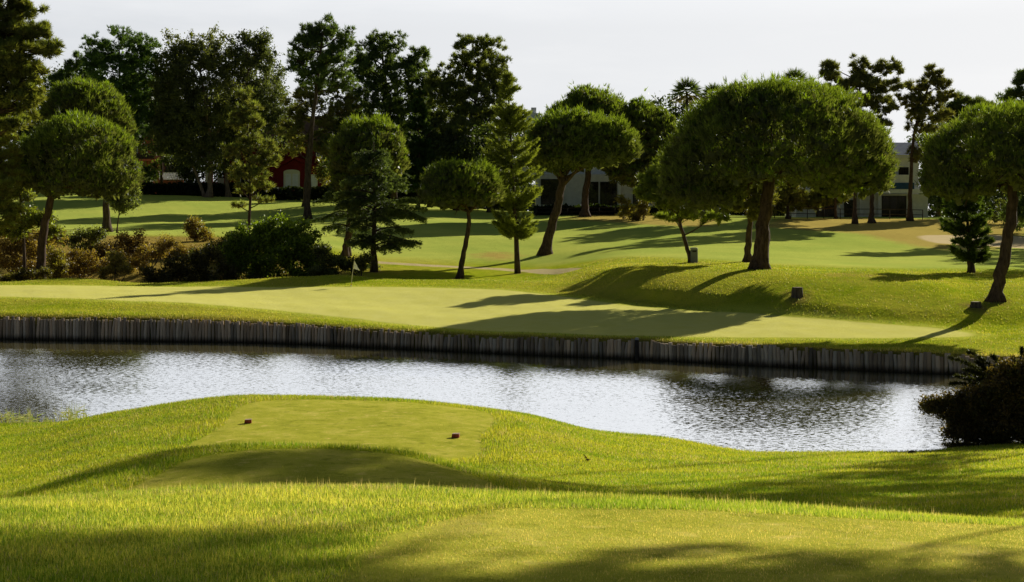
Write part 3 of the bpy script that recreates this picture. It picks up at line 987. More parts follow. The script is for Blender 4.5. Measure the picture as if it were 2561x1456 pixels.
# ------------------------------------------------------------------ trees: stone pines
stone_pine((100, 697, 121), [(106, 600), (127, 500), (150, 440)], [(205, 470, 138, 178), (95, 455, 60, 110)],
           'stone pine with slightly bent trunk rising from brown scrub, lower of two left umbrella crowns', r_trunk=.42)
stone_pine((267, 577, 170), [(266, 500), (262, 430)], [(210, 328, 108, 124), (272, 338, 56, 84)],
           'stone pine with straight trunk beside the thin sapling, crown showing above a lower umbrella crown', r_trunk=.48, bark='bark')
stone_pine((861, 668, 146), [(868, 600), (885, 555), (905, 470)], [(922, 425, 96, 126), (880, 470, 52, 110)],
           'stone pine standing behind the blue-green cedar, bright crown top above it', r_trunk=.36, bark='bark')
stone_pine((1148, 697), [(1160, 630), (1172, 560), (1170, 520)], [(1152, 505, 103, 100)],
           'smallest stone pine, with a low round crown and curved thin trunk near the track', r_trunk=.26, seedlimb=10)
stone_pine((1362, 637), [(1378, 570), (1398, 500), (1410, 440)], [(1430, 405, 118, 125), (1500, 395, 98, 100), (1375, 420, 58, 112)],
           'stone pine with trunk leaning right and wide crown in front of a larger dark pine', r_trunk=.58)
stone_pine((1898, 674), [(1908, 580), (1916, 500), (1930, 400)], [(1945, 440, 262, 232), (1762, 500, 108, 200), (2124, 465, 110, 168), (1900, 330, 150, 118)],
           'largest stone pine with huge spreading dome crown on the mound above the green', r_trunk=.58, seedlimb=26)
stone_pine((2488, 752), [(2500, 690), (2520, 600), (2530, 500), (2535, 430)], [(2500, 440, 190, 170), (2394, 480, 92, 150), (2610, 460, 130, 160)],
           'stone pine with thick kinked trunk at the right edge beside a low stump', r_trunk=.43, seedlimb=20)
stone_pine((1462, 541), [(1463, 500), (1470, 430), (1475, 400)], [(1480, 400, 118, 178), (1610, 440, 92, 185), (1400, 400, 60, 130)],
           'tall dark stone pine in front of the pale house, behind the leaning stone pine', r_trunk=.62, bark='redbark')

# trees: loose pines, eucalyptus and others along the back
lobed_tree((320, 486, 250), [(322, 380), (300, 250), (298, 120)], [(300, 130, 70, 46), (255, 135, 35, 30), (345, 125, 36, 32), (290, 185, 78, 42), (350, 180, 40, 45), (236, 160, 26, 22), (300, 240, 70, 40), (345, 265, 45, 60), (280, 290, 60, 45)],
           'dark round-topped pine rising above the left umbrella pines against the sky', col=(.026, .045, .016), top=(0.072, 0.116, 0.029), r_trunk=.4, rp=18, group='tall pines along the back')
lobed_tree((190, 482, 255), [(190, 300), (190, 140)], [(190, 165, 20, 28), (185, 200, 40, 24), (150, 200, 40, 16), (215, 205, 30, 24), (170, 240, 60, 40), (170, 300, 60, 60)],
           'small pointed pine top between the left edge pine and the dark round-topped pine', col=(.032, .05, .018), top=(0.087, 0.123, 0.043), r_trunk=.3, rp=15, group='tall pines along the back')
EU = (.034, .040, .016); EUT = (.12, .115, .04)
lobed_tree((522, 494), [(527, 430), (522, 330), (500, 180)], [(505, 120, 48, 36), (455, 128, 40, 38), (545, 140, 40, 45), (500, 190, 70, 50), (430, 170, 40, 45), (520, 260, 70, 50), (450, 250, 60, 60), (540, 330, 45, 50), (430, 320, 50, 50), (480, 330, 60, 50), (525, 390, 30, 30), (485, 385, 40, 30)],
           'broad dark eucalyptus with bare reddish trunk by the hedge', name='eucalyptus_tree', kind='leaf', col=EU, top=EUT, rp=19, tuft=13, per=5, nl=.42, r_trunk=.5, bark='palebark', droop=1.0, group='eucalyptus trees by the hedge', dens=1.15)
lobed_tree((512, 493), [(492, 440), (468, 370), (452, 300)], [(430, 230, 40, 50), (410, 280, 30, 50), (460, 290, 45, 40), (410, 350, 28, 40), (405, 200, 22, 40), (440, 370, 26, 26)],
           'eucalyptus with thin pale trunk leaning left in front of the hedge', name='eucalyptus_tree', kind='leaf', col=EU, top=(0.123, 0.123, 0.043), rp=17, tuft=13, per=5, nl=.42, r_trunk=.3, bark='palebark', droop=1.0, group='eucalyptus trees by the hedge')
lobed_tree((572, 493), [(566, 430), (585, 330), (620, 180)], [(648, 108, 36, 22), (622, 132, 46, 36), (660, 145, 28, 36), (590, 165, 40, 40), (640, 200, 56, 50), (595, 235, 45, 50), (660, 260, 46, 50), (610, 300, 55, 50), (570, 310, 40, 50), (700, 290, 32, 40), (580, 390, 30, 34), (680, 340, 40, 36)],
           'tall eucalyptus with narrow dark crown left of the tallest pine', name='eucalyptus_tree', kind='leaf', col=(.03, .037, .018), top=(0.087, 0.094, 0.036), rp=18, tuft=13, per=5, nl=.42, r_trunk=.42, bark='palebark', droop=1.0, group='eucalyptus trees by the hedge', dens=1.1)
lobed_tree((405, 468, 268), [(404, 410), (406, 340), (400, 270)], [(395, 300, 40, 40), (370, 330, 36, 40), (420, 340, 40, 36), (385, 262, 40, 40), (350, 290, 28, 30)],
           'dark slender tree in front of the terracotta house', name='broadleaf_tree', kind='leaf', col=(.024, .032, .014), top=(0.058, 0.080, 0.029), rp=17, tuft=13, per=5, nl=.42, r_trunk=.32, bark='bark')
lobed_tree((768, 548), [(770, 470), (778, 350), (792, 220), (808, 80)],
           [(808, 66, 32, 26), (776, 92, 34, 26), (842, 92, 32, 26), (742, 110, 24, 18), (790, 128, 54, 30), (850, 135, 34, 24), (735, 150, 28, 20), (770, 172, 50, 26), (838, 170, 44, 26), (800, 200, 50, 26), (865, 205, 28, 18)],
           'tallest pine, with long bare trunk and dark tufted top against the sky', fat=1.2, col=(.030, .045, .018), top=(0.087, 0.123, 0.043), rp=16, r_trunk=.5, bark='bark', group='tall pines along the back', dens=.95)
lobed_tree((763, 505, 232), [(765, 440), (772, 350), (785, 260)],
           [(790, 225, 60, 24), (850, 238, 38, 22), (750, 250, 40, 24), (800, 272, 66, 26), (870, 275, 26, 18), (740, 300, 44, 22), (820, 318, 46, 22), (720, 330, 34, 20), (770, 350, 40, 20), (800, 372, 30, 16), (735, 372, 32, 16)],
           'pale olive pine with sparse drooping branches in front of the red house', fat=1.1, col=(.085, .085, .028), top=(0.217, 0.210, 0.065), rp=14, r_trunk=.38, bark='bark', group='tall pines along the back', dens=0.6, up=.1)
lobed_tree((985, 506, 240), [(985, 420), (975, 300), (955, 120)],
           [(945, 105, 36, 18), (915, 128, 40, 24), (975, 135, 44, 28), (900, 165, 32, 26), (945, 180, 56, 34), (1010, 190, 50, 34), (1052, 142, 24, 16), (1045, 178, 34, 30), (930, 235, 56, 40), (1000, 250, 60, 40), (1050, 230, 34, 36), (950, 290, 60, 40), (1025, 300, 50, 40), (985, 360, 56, 50), (1000, 430, 50, 40)],
           'wide dark pine with stepped top right of the tallest pine', col=(.028, .042, .017), top=(0.090, 0.116, 0.041), rp=17, r_trunk=.5, bark='bark', group='tall pines along the back', dens=1.05)
lobed_tree((1180, 520, 232), [(1178, 430), (1185, 320), (1195, 150)],
           [(1172, 128, 32, 26), (1222, 130, 32, 28), (1160, 165, 34, 26), (1235, 172, 36, 34), (1195, 195, 52, 40), (1245, 215, 40, 36), (1150, 225, 36, 34), (1105, 195, 28, 26), (1095, 235, 36, 36), (1195, 260, 60, 40), (1125, 280, 46, 44), (1230, 290, 50, 40), (1165, 330, 60, 44), (1110, 350, 40, 40), (1150, 385, 50, 30), (1215, 360, 44, 36)],
           'rounded olive pine with feathery top left of the gap of open sky', col=(.045, .055, .019), top=(0.145, 0.160, 0.049), rp=16, r_trunk=.45, bark='redbark', group='tall pines along the back', dens=1.0, up=.9)
tier_tree((1046, 500), (1048, 215), [(y, 10 + (y - 215) * .17, 8 + (y - 215) * .16) for y in range(235, 480, 17)],
          'dark green conical conifer between the wide dark pine and the rounded olive pine', 'conical_conifer', col=(.022, .042, .018), top=(0.072, 0.131, 0.043), pitch=.45, droop=.05, plate=.4, nb=8, nl=.5, nw=.13, dens=1.0, Yfix=222)
lobed_tree((620, 640, 150), [(622, 560), (626, 480), (622, 380), (616, 250)],
           [(614, 245, 26, 20), (625, 275, 34, 22), (600, 305, 30, 22), (638, 312, 28, 24), (620, 345, 40, 24), (660, 372, 34, 20), (595, 380, 34, 22), (640, 405, 36, 22), (668, 405, 26, 16), (600, 430, 36, 22), (645, 445, 34, 20), (606, 475, 30, 16), (660, 470, 24, 14), (596, 512, 22, 10), (660, 500, 26, 9)],
           'slender grey-green pine rising from behind the big bright shrub', fat=1.0, col=(.085, .095, .034), top=(0.203, 0.217, 0.072), rp=12, r_trunk=.2, bark='bark', dens=0.55, up=.3, per=4)
CED = (.05, .075, .045); CEDT = (.14, .18, .09)
tier_tree((935, 680), (934, 345), [(372, 26, 30), (392, 42, 46), (414, 60, 66), (440, 80, 84), (468, 92, 98), (498, 96, 118), (528, 90, 126), (556, 80, 138), (584, 62, 146), (604, 30, 140)],
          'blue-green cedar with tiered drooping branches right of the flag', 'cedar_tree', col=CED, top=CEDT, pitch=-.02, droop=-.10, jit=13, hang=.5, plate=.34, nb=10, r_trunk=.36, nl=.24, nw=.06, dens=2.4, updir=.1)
tier_tree((868, 664), (880, 395), [(420, 26, 26), (446, 48, 44), (476, 66, 50), (506, 92, 50), (536, 96, 46), (566, 70, 36)],
          'darker cedar with branches reaching left over the bright shrub', 'cedar_tree', col=(.045, .065, .04), top=(0.116, 0.160, 0.087), pitch=-.05, droop=-.10, jit=9, hang=.4, plate=.36, nb=8, r_trunk=.4, nl=.24, nw=.06, dens=2.2, updir=.1, Yfix=147)
ar = [(y, r, r) for y, r in ((598, 44), (578, 50), (566, 54), (556, 56), (545, 60), (534, 62), (516, 66), (496, 70), (477, 72), (458, 74), (440, 74), (421, 72), (402, 70), (384, 66), (366, 62), (348, 58), (330, 54), (312, 50), (294, 45), (276, 40), (258, 34), (240, 26), (222, 20), (204, 14), (188, 10))]
tier_tree((1294, 684), (1268, 168), ar, 'tall narrow star pine with upswept whorled branches beside the track', 'star_pine', col=(.12, .145, .045), top=(.24, .27, .07),
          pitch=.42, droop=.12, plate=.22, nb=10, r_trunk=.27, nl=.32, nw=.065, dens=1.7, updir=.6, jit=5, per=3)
tier_tree((2428, 682), (2412, 470), [(648, 50, 40), (632, 58, 44), (612, 42, 56), (588, 62, 58), (566, 70, 52), (544, 74, 50), (522, 66, 46), (502, 48, 40), (486, 24, 22)],
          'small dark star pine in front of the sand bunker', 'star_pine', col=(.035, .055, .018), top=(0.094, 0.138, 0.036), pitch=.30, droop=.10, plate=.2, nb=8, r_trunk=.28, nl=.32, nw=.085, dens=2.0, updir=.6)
lobed_tree((1729, 657), [(1712, 600), (1692, 520), (1675, 440)],
           [(1660, 415, 24, 20), (1640, 450, 34, 26), (1680, 470, 34, 30), (1625, 480, 30, 22), (1655, 500, 40, 22), (1710, 520, 40, 14), (1690, 545, 40, 10), (1770, 548, 44, 9)],
           'thin leaning young pine growing beside the grey bin', col=(.075, .095, .022), top=(0.232, 0.261, 0.058), rp=12, r_trunk=.2, bark='bark', dens=.9, up=.4)
lobed_tree((1869, 655), [(1872, 600), (1876, 530), (1880, 470)],
           [(1880, 450, 34, 36), (1850, 480, 34, 26), (1900, 490, 30, 26), (1855, 520, 26, 16), (1885, 530, 26, 14)],
           'straight thin pine half hidden behind the largest stone pine', col=(.075, .075, .025), top=(0.189, 0.174, 0.051), rp=12, r_trunk=.32, bark='redbark', dens=.9)
GR = 'loose pines in front of the white house'
lobed_tree((2137, 560), [(2138, 480), (2140, 340), (2150, 200)],
           [(2075, 190, 34, 14), (2082, 165, 22, 13), (2105, 215, 40, 16), (2150, 172, 22, 24), (2155, 205, 30, 18), (2205, 170, 24, 18), (2240, 172, 26, 12), (2185, 215, 34, 20), (2225, 215, 30, 18), (2160, 250, 44, 18), (2215, 262, 44, 20), (2140, 300, 40, 20), (2190, 310, 40, 18)],
           'open branchy pine with tufted limbs spread against the sky, above the largest stone pine', col=(.055, .062, .024), top=(0.145, 0.145, 0.058), rp=11, r_trunk=.3, bark='redbark', group=GR, fat=1.05, dens=.85)
lobed_tree((2275, 553), [(2276, 470), (2285, 340), (2320, 220)],
           [(2330, 185, 24, 20), (2350, 210, 30, 14), (2300, 215, 32, 18), (2365, 240, 24, 12), (2325, 248, 40, 18), (2275, 255, 30, 18), (2300, 285, 44, 18), (2350, 285, 24, 18), (2305, 322, 36, 14), (2296, 385, 22, 20)],
           'loose pine with red-brown trunk by the glazed doors of the white house', col=(.06, .062, .024), top=(0.160, 0.152, 0.058), rp=11, r_trunk=.36, bark='redbark', group=GR, fat=1.05, dens=.8)
lobed_tree((2180, 558), [(2180, 520), (2178, 450), (2170, 390)], [(2130, 330, 46, 40), (2090, 270, 46, 34), (2150, 390, 50, 40), (2165, 380, 40, 24), (2190, 400, 30, 24), (2150, 410, 30, 20), (2185, 350, 30, 24)],
           'pine trunk standing left of the glazed doors, crown hidden by the largest stone pine', col=(.05, .06, .02), top=(0.131, 0.145, 0.043), rp=13, r_trunk=.42, bark='bark', group=GR)
lobed_tree((2089, 548), [(2089, 520), (2086, 460), (2080, 400)], [(2070, 490, 40, 18), (2030, 500, 40, 18), (2100, 480, 30, 20), (1990, 510, 34, 18), (2080, 440, 40, 26), (2080, 310, 60, 44), (2040, 360, 50, 44), (2110, 380, 50, 40)],
           'pine with low pale branches under the right side of the largest stone pine', col=(.09, .095, .026), top=(0.246, 0.239, 0.065), rp=13, r_trunk=.25, bark='redbark', group=GR, up=.2)
lobed_tree((1970, 548), [(1970, 520), (1965, 460), (1960, 400)], [(1950, 500, 34, 20), (1975, 480, 30, 26), (1925, 520, 28, 16), (1960, 430, 40, 30), (1900, 310, 60, 46), (1960, 285, 60, 40), (2005, 360, 60, 44), (1850, 370, 50, 44)],
           'pine behind the trunk of the largest stone pine with pale drooping needles', col=(.09, .09, .026), top=(0.246, 0.225, 0.065), rp=13, r_trunk=.3, bark='redbark', group=GR, up=.2)
lobed_tree((2420, 560, 215), [(2420, 480), (2422, 360), (2420, 260)], [(2400, 262, 26, 20), (2430, 268, 30, 18), (2465, 276, 26, 14), (2375, 285, 26, 22), (2420, 300, 50, 26), (2390, 340, 40, 40), (2460, 330, 44, 40), (2430, 390, 60, 44), (2480, 440, 50, 40)],
           'distant low pine top left of the right edge pine', col=(.042, .055, .02), top=(0.116, 0.138, 0.043), rp=13, r_trunk=.3, bark='bark', group=GR)
lobed_tree((2640, 560, 175), [(2640, 480), (2630, 400), (2620, 300)], [(2540, 250, 36, 22), (2560, 215, 26, 28), (2600, 230, 40, 50), (2590, 290, 50, 40), (2550, 540, 40, 30), (2580, 500, 50, 40), (2640, 330, 60, 60)],
           'dark pine reaching in from the right edge behind the kinked stone pine', col=(.03, .045, .018), top=(0.087, 0.116, 0.036), rp=15, r_trunk=.4, bark='bark', group=GR)
bush(2545, 565, 70, 70, 'dark bushy thicket at the right edge behind the kinked trunk', Y=192, col=(.03, .04, .016), top=(0.102, 0.109, 0.036), size=.3, rp=18, group='shrubs by the houses')

# left edge trees
lobed_tree((-70, 700, 108), [(-66, 500), (-55, 250), (-35, 40)],
           [(10, 20, 60, 36), (48, 40, 44, 30), (60, 6, 24, 16), (20, 85, 66, 36), (78, 86, 40, 24), (112, 72, 12, 14), (110, 120, 36, 22), (140, 122, 16, 16), (60, 140, 66, 34), (0, 150, 60, 50), (75, 175, 44, 22), (40, 205, 60, 30), (0, 225, 60, 40), (85, 230, 26, 22), (45, 258, 50, 22), (90, 262, 22, 18), (10, 285, 60, 30), (-30, 120, 50, 80), (-40, 250, 50, 60), (30, 320, 40, 20)],
           'large olive pine filling the upper left corner of the view', fat=1.1, col=(.062, .07, .02), top=(0.189, 0.203, 0.049), rp=15, tuft=18, r_trunk=.5, bark='redbark', dens=0.7, nl=.42, nw=.075)
lobed_tree((-20, 690, 116), [(-16, 560), (-8, 450), (0, 360)],
           [(6, 350, 34, 20), (14, 388, 28, 26), (8, 430, 36, 24), (26, 470, 28, 20), (6, 500, 44, 26), (30, 530, 30, 20), (0, 560, 40, 26)],
           'small yellow-green pine at the left edge below the large olive pine', fat=1.1, col=(.11, .115, .03), top=(0.275, 0.290, 0.072), rp=13, tuft=16, r_trunk=.2, bark='bark', dens=0.7)
lobed_tree((62, 640, 124), [(58, 580), (52, 520), (50, 440)],
           [(58, 445, 12, 18), (50, 480, 22, 18), (64, 540, 26, 12), (35, 575, 26, 16), (90, 560, 20, 8), (120, 545, 26, 10), (128, 580, 22, 8)],
           'spindly young tree with thin dark trunk left of the bent stone pine', col=(.10, .11, .025), top=(0.275, 0.290, 0.058), name='young_tree', kind='leaf', nl=.26, rp=10, r_trunk=.16, bark='bark', dens=.8)
lobed_tree((292, 577, 168), [(296, 545), (302, 510), (306, 470)],
           [(306, 462, 24, 16), (295, 490, 24, 18), (318, 490, 22, 20), (302, 515, 26, 14), (285, 500, 14, 14), (325, 512, 16, 10)],
           'thin-stemmed leafy sapling beside the straight stone pine trunk', name='sapling', kind='leaf', col=(.07, .08, .035), top=(0.203, 0.217, 0.102), nl=.26, rp=11, r_trunk=.09, bark='bark', dens=.8)

# palms
def palm(px, py, Y, size, label):
    b = np.array([(px - CX) / F * Y, Y, gz((px - CX) / F * Y, Y)])
    s = Y / F
    root = empty('palm_tree', b, label, 'palm tree', 'fan palms behind the pines')
    top = P(px, py, Y)
    mb = MB()
    h = top[2] - b[2]
    mb.tube([(0, 0, -.2), (.1, 0, h * .3), (.05, 0, h * .7), (0, 0, h)], [.35, .24, .2, .22], 9, .15)
    mb.build('trunk', M['bark'], root, smooth=True)
    sp = Soup()
    R = size * s
    for k in range(46):
        a = k * 2.399; el = math.radians(85 - 125 * (k / 46) ** .9)
        d = np.array([math.cos(a) * math.cos(el), math.sin(a) * math.cos(el), math.sin(el)])
        hub = np.array([0, 0, h]) + d * R * .5
        side = unit(np.cross(d, [0, 0, 1.]))
        n = 15
        for j in range(n):
            f = (j / (n - 1) - .5) * 2
            q = unit(d * math.cos(f * 1.25) + side * math.sin(f * 1.25) + np.array([0, 0, -.25 * abs(f)]))
            tip = hub + q * R * .62 * random.uniform(.85, 1.1) + np.array([0, 0, -.1 * R])
            w = unit(np.cross(q, d + rng.normal(0, .2, 3))) * R * .035
            col = np.array([[.075, .10, .035]]) * random.uniform(.7, 1.4) if k < 34 else np.array([[.14, .11, .06]])
            sp.tris(np.stack([[hub - w, hub + w, tip]]), col)
        w = side * .03
        st = np.array([0, 0, h])
        sp.tris(np.stack([[st - w, st + w, hub]]), np.array([[.10, .10, .04]]))
    sp.build('crown', M['leaf'], root)


palm(1717, 232, 236, 42, 'fan palm standing clear above the pines, left of the largest stone pine')
palm(1784, 240, 240, 36, 'fan palm crown half sunk behind the left shoulder of the largest stone pine')
palm(1986, 208, 232, 42, 'fan palm head peeping over the top of the largest stone pine')

# ------------------------------------------------------------------ shrubs on the bank
BR = (.12, .085, .032); BRT = (.30, .21, .08)
DK = (.045, .042, .018); DKT = (.085, .075, .028)
bush(680, 690, 150, 150, 'big bright-leaved shrub mound beneath the slender grey-green pine', Y=128, col=(.05, .075, .014), top=(0.217, 0.290, 0.032), size=.26, rp=16, tuft=26, per=5,
     lobes=[(690, 580, 60, 38), (640, 590, 60, 36), (750, 592, 52, 40), (600, 620, 50, 36), (680, 630, 110, 50), (780, 630, 36, 46), (740, 670, 80, 40), (620, 665, 80, 40), (560, 655, 36, 36)])
bush(470, 712, 110, 90, 'low dark thicket filling the shaded ditch behind the green', Y=124, col=DK, top=DKT, size=.22, rp=15, per=5,
     lobes=[(470, 665, 70, 26), (400, 690, 60, 24), (520, 650, 50, 30), (540, 690, 60, 26), (450, 700, 80, 18), (600, 700, 50, 18)])
bush(215, 640, 60, 60, 'dark green bush with sprigs on top, left of the straight stone pine trunk', Y=141, col=(.042, .05, .018), top=(0.145, 0.160, 0.051), size=.22, lobes=[(215, 600, 40, 26), (250, 585, 26, 18), (180, 605, 30, 18), (205, 628, 50, 20)])
bush(325, 650, 70, 70, 'reddish brown bush to the right of the thin sapling', Y=137, col=(.095, .06, .022), top=(0.275, 0.181, 0.065), size=.2, lobes=[(330, 605, 48, 24), (300, 630, 50, 26), (360, 635, 44, 24), (260, 640, 36, 22)])
bush(488, 606, 34, 50, 'rounded bush half green and half russet standing alone on the bare bank', Y=156, col=(.10, .07, .025), top=(0.246, 0.203, 0.058), size=.22, rp=12, lobes=[(490, 560, 22, 14), (488, 580, 32, 20), (505, 595, 28, 14)])
bush(60, 690, 70, 90, 'brown scrubby bush left of the bent stone pine trunk', Y=127, col=BR, top=BRT, size=.2, lobes=[(40, 610, 44, 30), (20, 650, 46, 34), (75, 625, 34, 30), (60, 670, 44, 26)])
bush(140, 690, 36, 70, 'olive yellow bush right against the bent stone pine trunk', Y=125, col=(.10, .085, .028), top=(0.275, 0.246, 0.065), size=.2, rp=12, lobes=[(140, 640, 22, 24), (150, 670, 30, 22), (130, 690, 18, 16)])
bush(205, 690, 60, 60, 'brown tangled bush in the middle of the scrub, right of the bent pine', Y=128, col=(.10, .068, .028), top=(0.246, 0.181, 0.065), size=.2, lobes=[(200, 650, 50, 26), (240, 670, 44, 22), (190, 680, 44, 18)])
bush(285, 690, 30, 50, 'tall weedy yellow-green bush in front of the dark thicket', Y=124, col=(.12, .105, .035), top=(0.319, 0.275, 0.087), size=.2, rp=11, lobes=[(285, 655, 26, 22), (300, 675, 26, 18), (265, 680, 22, 18)])
bush(370, 690, 50, 60, 'dry straw-brown bush on the slope between thicket and russet bush', Y=131, col=(.13, .095, .04), top=(0.319, 0.239, 0.094), size=.2, rp=13, lobes=[(370, 640, 34, 18), (400, 625, 30, 16), (340, 665, 36, 20), (420, 610, 20, 12)])
bush(20, 560, 50, 60, 'ochre bush at the left edge on the upper bank', Y=146, col=(.12, .095, .03), top=(0.290, 0.239, 0.072), size=.22, lobes=[(20, 575, 50, 30), (80, 590, 44, 20), (120, 600, 36, 14)])
bush(100, 690, 40, 30, 'low dark bush at the foot of the bent stone pine', Y=119.8, col=(.05, .045, .018), top=(0.145, 0.131, 0.043), size=.18, rp=10, lobes=[(30, 700, 40, 10), (60, 690, 30, 14), (110, 690, 20, 14)])
bush(822, 690, 50, 70, 'dark shrub with pale blossoms at the right end of the bright shrub', Y=124, col=(.035, .045, .016), top=(0.174, 0.189, 0.087), size=.2, rp=12, lobes=[(805, 640, 30, 26), (830, 665, 40, 26), (800, 680, 36, 18)])
bush(905, 680, 40, 50, 'olive shrub between the dark cedar trunk and the blue-green cedar', Y=125, col=(.06, .062, .02), top=(0.160, 0.167, 0.043), size=.2, rp=11, lobes=[(905, 648, 24, 18), (890, 668, 36, 16), (860, 660, 22, 18)])

bush(110, 655, 60, 40, 'straw-coloured bush between the spindly young tree and the bent trunk', Y=136, col=(.12, .09, .035), top=(.30, .22, .08), size=.22, rp=13, lobes=[(105, 615, 40, 26), (130, 600, 36, 18), (85, 635, 34, 20)])
bush(265, 650, 60, 40, 'dark russet bush just below the thin sapling stem', Y=134, col=(.08, .055, .024), top=(.20, .135, .05), size=.2, rp=13, lobes=[(262, 630, 44, 24), (300, 650, 50, 22), (230, 655, 34, 20)])
bush(430, 660, 60, 40, 'low brown bush spread over the bare bank above the dark thicket', Y=138, col=(.10, .075, .03), top=(.26, .18, .065), size=.2, rp=13, lobes=[(430, 628, 44, 16), (470, 640, 40, 18), (395, 640, 34, 20)])
bush(545, 660, 60, 60, 'dark green bush joining the thicket to the big bright-leaved shrub', Y=134, col=(.045, .05, .018), top=(.12, .13, .035), size=.22, rp=14, lobes=[(560, 620, 36, 26), (530, 640, 40, 22), (585, 600, 30, 24), (500, 650, 36, 18)])

bush(1560, 548, 40, 60, 'low shrub with pale drooping sprays by the house fence', col=(.10, .10, .035), top=(0.275, 0.275, 0.087), size=.3, rp=11, kind='needle', group='shrubs by the houses', lobes=[(1548, 495, 14, 12), (1562, 515, 20, 16), (1580, 530, 26, 12), (1550, 535, 20, 8)])
bush(1605, 552, 34, 40, 'dull brown-green bush beside the pale drooping shrub', col=(.06, .055, .02), top=(0.174, 0.145, 0.043), size=.28, rp=11, group='shrubs by the houses', lobes=[(1605, 525, 30, 16), (1620, 500, 24, 18), (1590, 545, 16, 8)])
bush(360, 462, 40, 60, 'dark bush in front of the terracotta house', Y=262, col=(.03, .045, .015), top=(0.116, 0.174, 0.036), size=.4, rp=16, group='shrubs by the houses', lobes=[(350, 425, 34, 24), (385, 430, 24, 20), (345, 450, 40, 14)])
bush(450, 462, 30, 50, 'small round dark tree-like bush right of the white railing', Y=264, col=(.03, .04, .014), top=(0.102, 0.131, 0.036), size=.4, rp=15, group='shrubs by the houses', lobes=[(468, 415, 22, 28), (465, 440, 24, 18), (425, 402, 24, 10)])
bush(820, 460, 26, 50, 'yellowish shrub at the right corner of the red house', Y=250, col=(.07, .07, .022), top=(0.189, 0.181, 0.051), size=.36, rp=13, group='shrubs by the houses', lobes=[(800, 420, 20, 20), (815, 440, 22, 24), (830, 465, 30, 18)])


def hedge(x0, x1, y_top, Yd, label, name='hedge'):
    X0 = (x0 - CX) / F * Yd; X1 = (x1 - CX) / F * Yd
    b = np.array([(X0 + X1) / 2, Yd, gz((X0 + X1) / 2, Yd)])
    zt = (HZ - y_top) / F * Yd
    sp = Soup()
    n = int((X1 - X0) * 230)
    x = rng.uniform(X0, X1, n); y = Yd + rng.uniform(-.7, .7, n)
    zg = ground_z(x, y)
    top = zt + .12 * np.sin(x * 1.1) + rng.normal(0, .08, n)
    z = zg + (top - zg) * rng.uniform(0, 1, n) ** .75
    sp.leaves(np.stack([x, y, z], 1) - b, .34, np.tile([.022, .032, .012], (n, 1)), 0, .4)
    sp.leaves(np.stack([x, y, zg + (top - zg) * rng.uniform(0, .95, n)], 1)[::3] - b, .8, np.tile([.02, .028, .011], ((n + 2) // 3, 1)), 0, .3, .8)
    o = sp.build(name, M['leaf'], None, b)
    return tag(o, label, 'hedge')


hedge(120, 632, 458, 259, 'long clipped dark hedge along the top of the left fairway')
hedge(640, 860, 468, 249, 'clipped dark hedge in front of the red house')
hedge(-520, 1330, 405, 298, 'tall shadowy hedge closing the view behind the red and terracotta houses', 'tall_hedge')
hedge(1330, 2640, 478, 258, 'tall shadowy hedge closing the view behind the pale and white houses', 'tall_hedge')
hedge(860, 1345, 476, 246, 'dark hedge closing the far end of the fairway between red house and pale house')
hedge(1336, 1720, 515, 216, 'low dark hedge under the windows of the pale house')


# dark trees closing the view behind the houses
BG = 'dark trees behind the houses'
BGL = ['dark dense tree behind the {} with a rounded top', ]
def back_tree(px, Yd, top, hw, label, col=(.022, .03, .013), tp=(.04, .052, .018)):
    zb = 480 if px < 1300 else 545
    top -= 25; hw *= 1.35
    lob = []
    y = top + hw * .5
    k = 0
    while y < zb - 25:
        w = hw * (.62 + .38 * math.sin(min(1.0, (y - top) / (hw * 2.2)) * 1.57))
        lob.append((px + random.uniform(-.2, .2) * hw, y, w, hw * .52))
        if k % 2: lob.append((px + random.choice((-1, 1)) * hw * .75, y + random.uniform(-10, 10), hw * .5, hw * .4))
        y += hw * .62; k += 1
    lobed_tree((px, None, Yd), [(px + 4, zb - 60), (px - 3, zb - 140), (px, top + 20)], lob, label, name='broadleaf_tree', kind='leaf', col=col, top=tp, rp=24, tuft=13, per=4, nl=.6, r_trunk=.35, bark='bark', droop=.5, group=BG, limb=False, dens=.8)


for a in ((40, 300, 250, 60, 'dark backdrop tree behind the large olive pine of the upper left corner'),
          (130, 305, 215, 55, 'dark backdrop tree behind the lower left umbrella crown'),
          (232, 300, 232, 50, 'dark backdrop tree between the two left umbrella crowns and the sky'),
          (330, 312, 215, 50, 'dark backdrop tree behind the terracotta house roof'),
          (405, 315, 225, 48, 'dark backdrop tree left of the broad eucalyptus'),
          (470, 300, 240, 55, 'dark backdrop tree directly behind the leaning eucalyptus trunk'),
          (575, 304, 245, 55, 'dark backdrop tree between the two eucalyptus trunks'),
          (680, 312, 230, 50, 'dark backdrop tree at the left end of the red house roof'),
          (868, 300, 262, 46, 'dark backdrop tree at the right end of the red house roof'),
          (930, 292, 300, 50, 'dark backdrop tree behind the bright crown over the cedar'),
          (1005, 290, 290, 50, 'dark backdrop tree below the stepped dark pine'),
          (1085, 288, 262, 46, 'dark backdrop tree right of the conical conifer'),
          (1160, 292, 300, 50, 'dark backdrop tree below the rounded olive pine'),
          (1245, 288, 300, 50, 'dark backdrop tree left of the narrow star pine'),
          (1310, 270, 330, 40, 'dark backdrop tree right of the narrow star pine')):
    back_tree(*a)
for a in ((880, 236, 300, 40, 'dark backdrop tree hidden behind the bright crown over the cedar'), (950, 232, 330, 40, 'dark backdrop tree beside the trunk of the stepped dark pine'),
          (1075, 230, 330, 38, 'dark backdrop tree at the foot of the conical conifer'), (1140, 226, 360, 36, 'dark backdrop tree behind the smallest stone pine'), (1225, 224, 345, 38, 'dark backdrop tree between the smallest stone pine and the narrow star pine')):
    back_tree(*a)
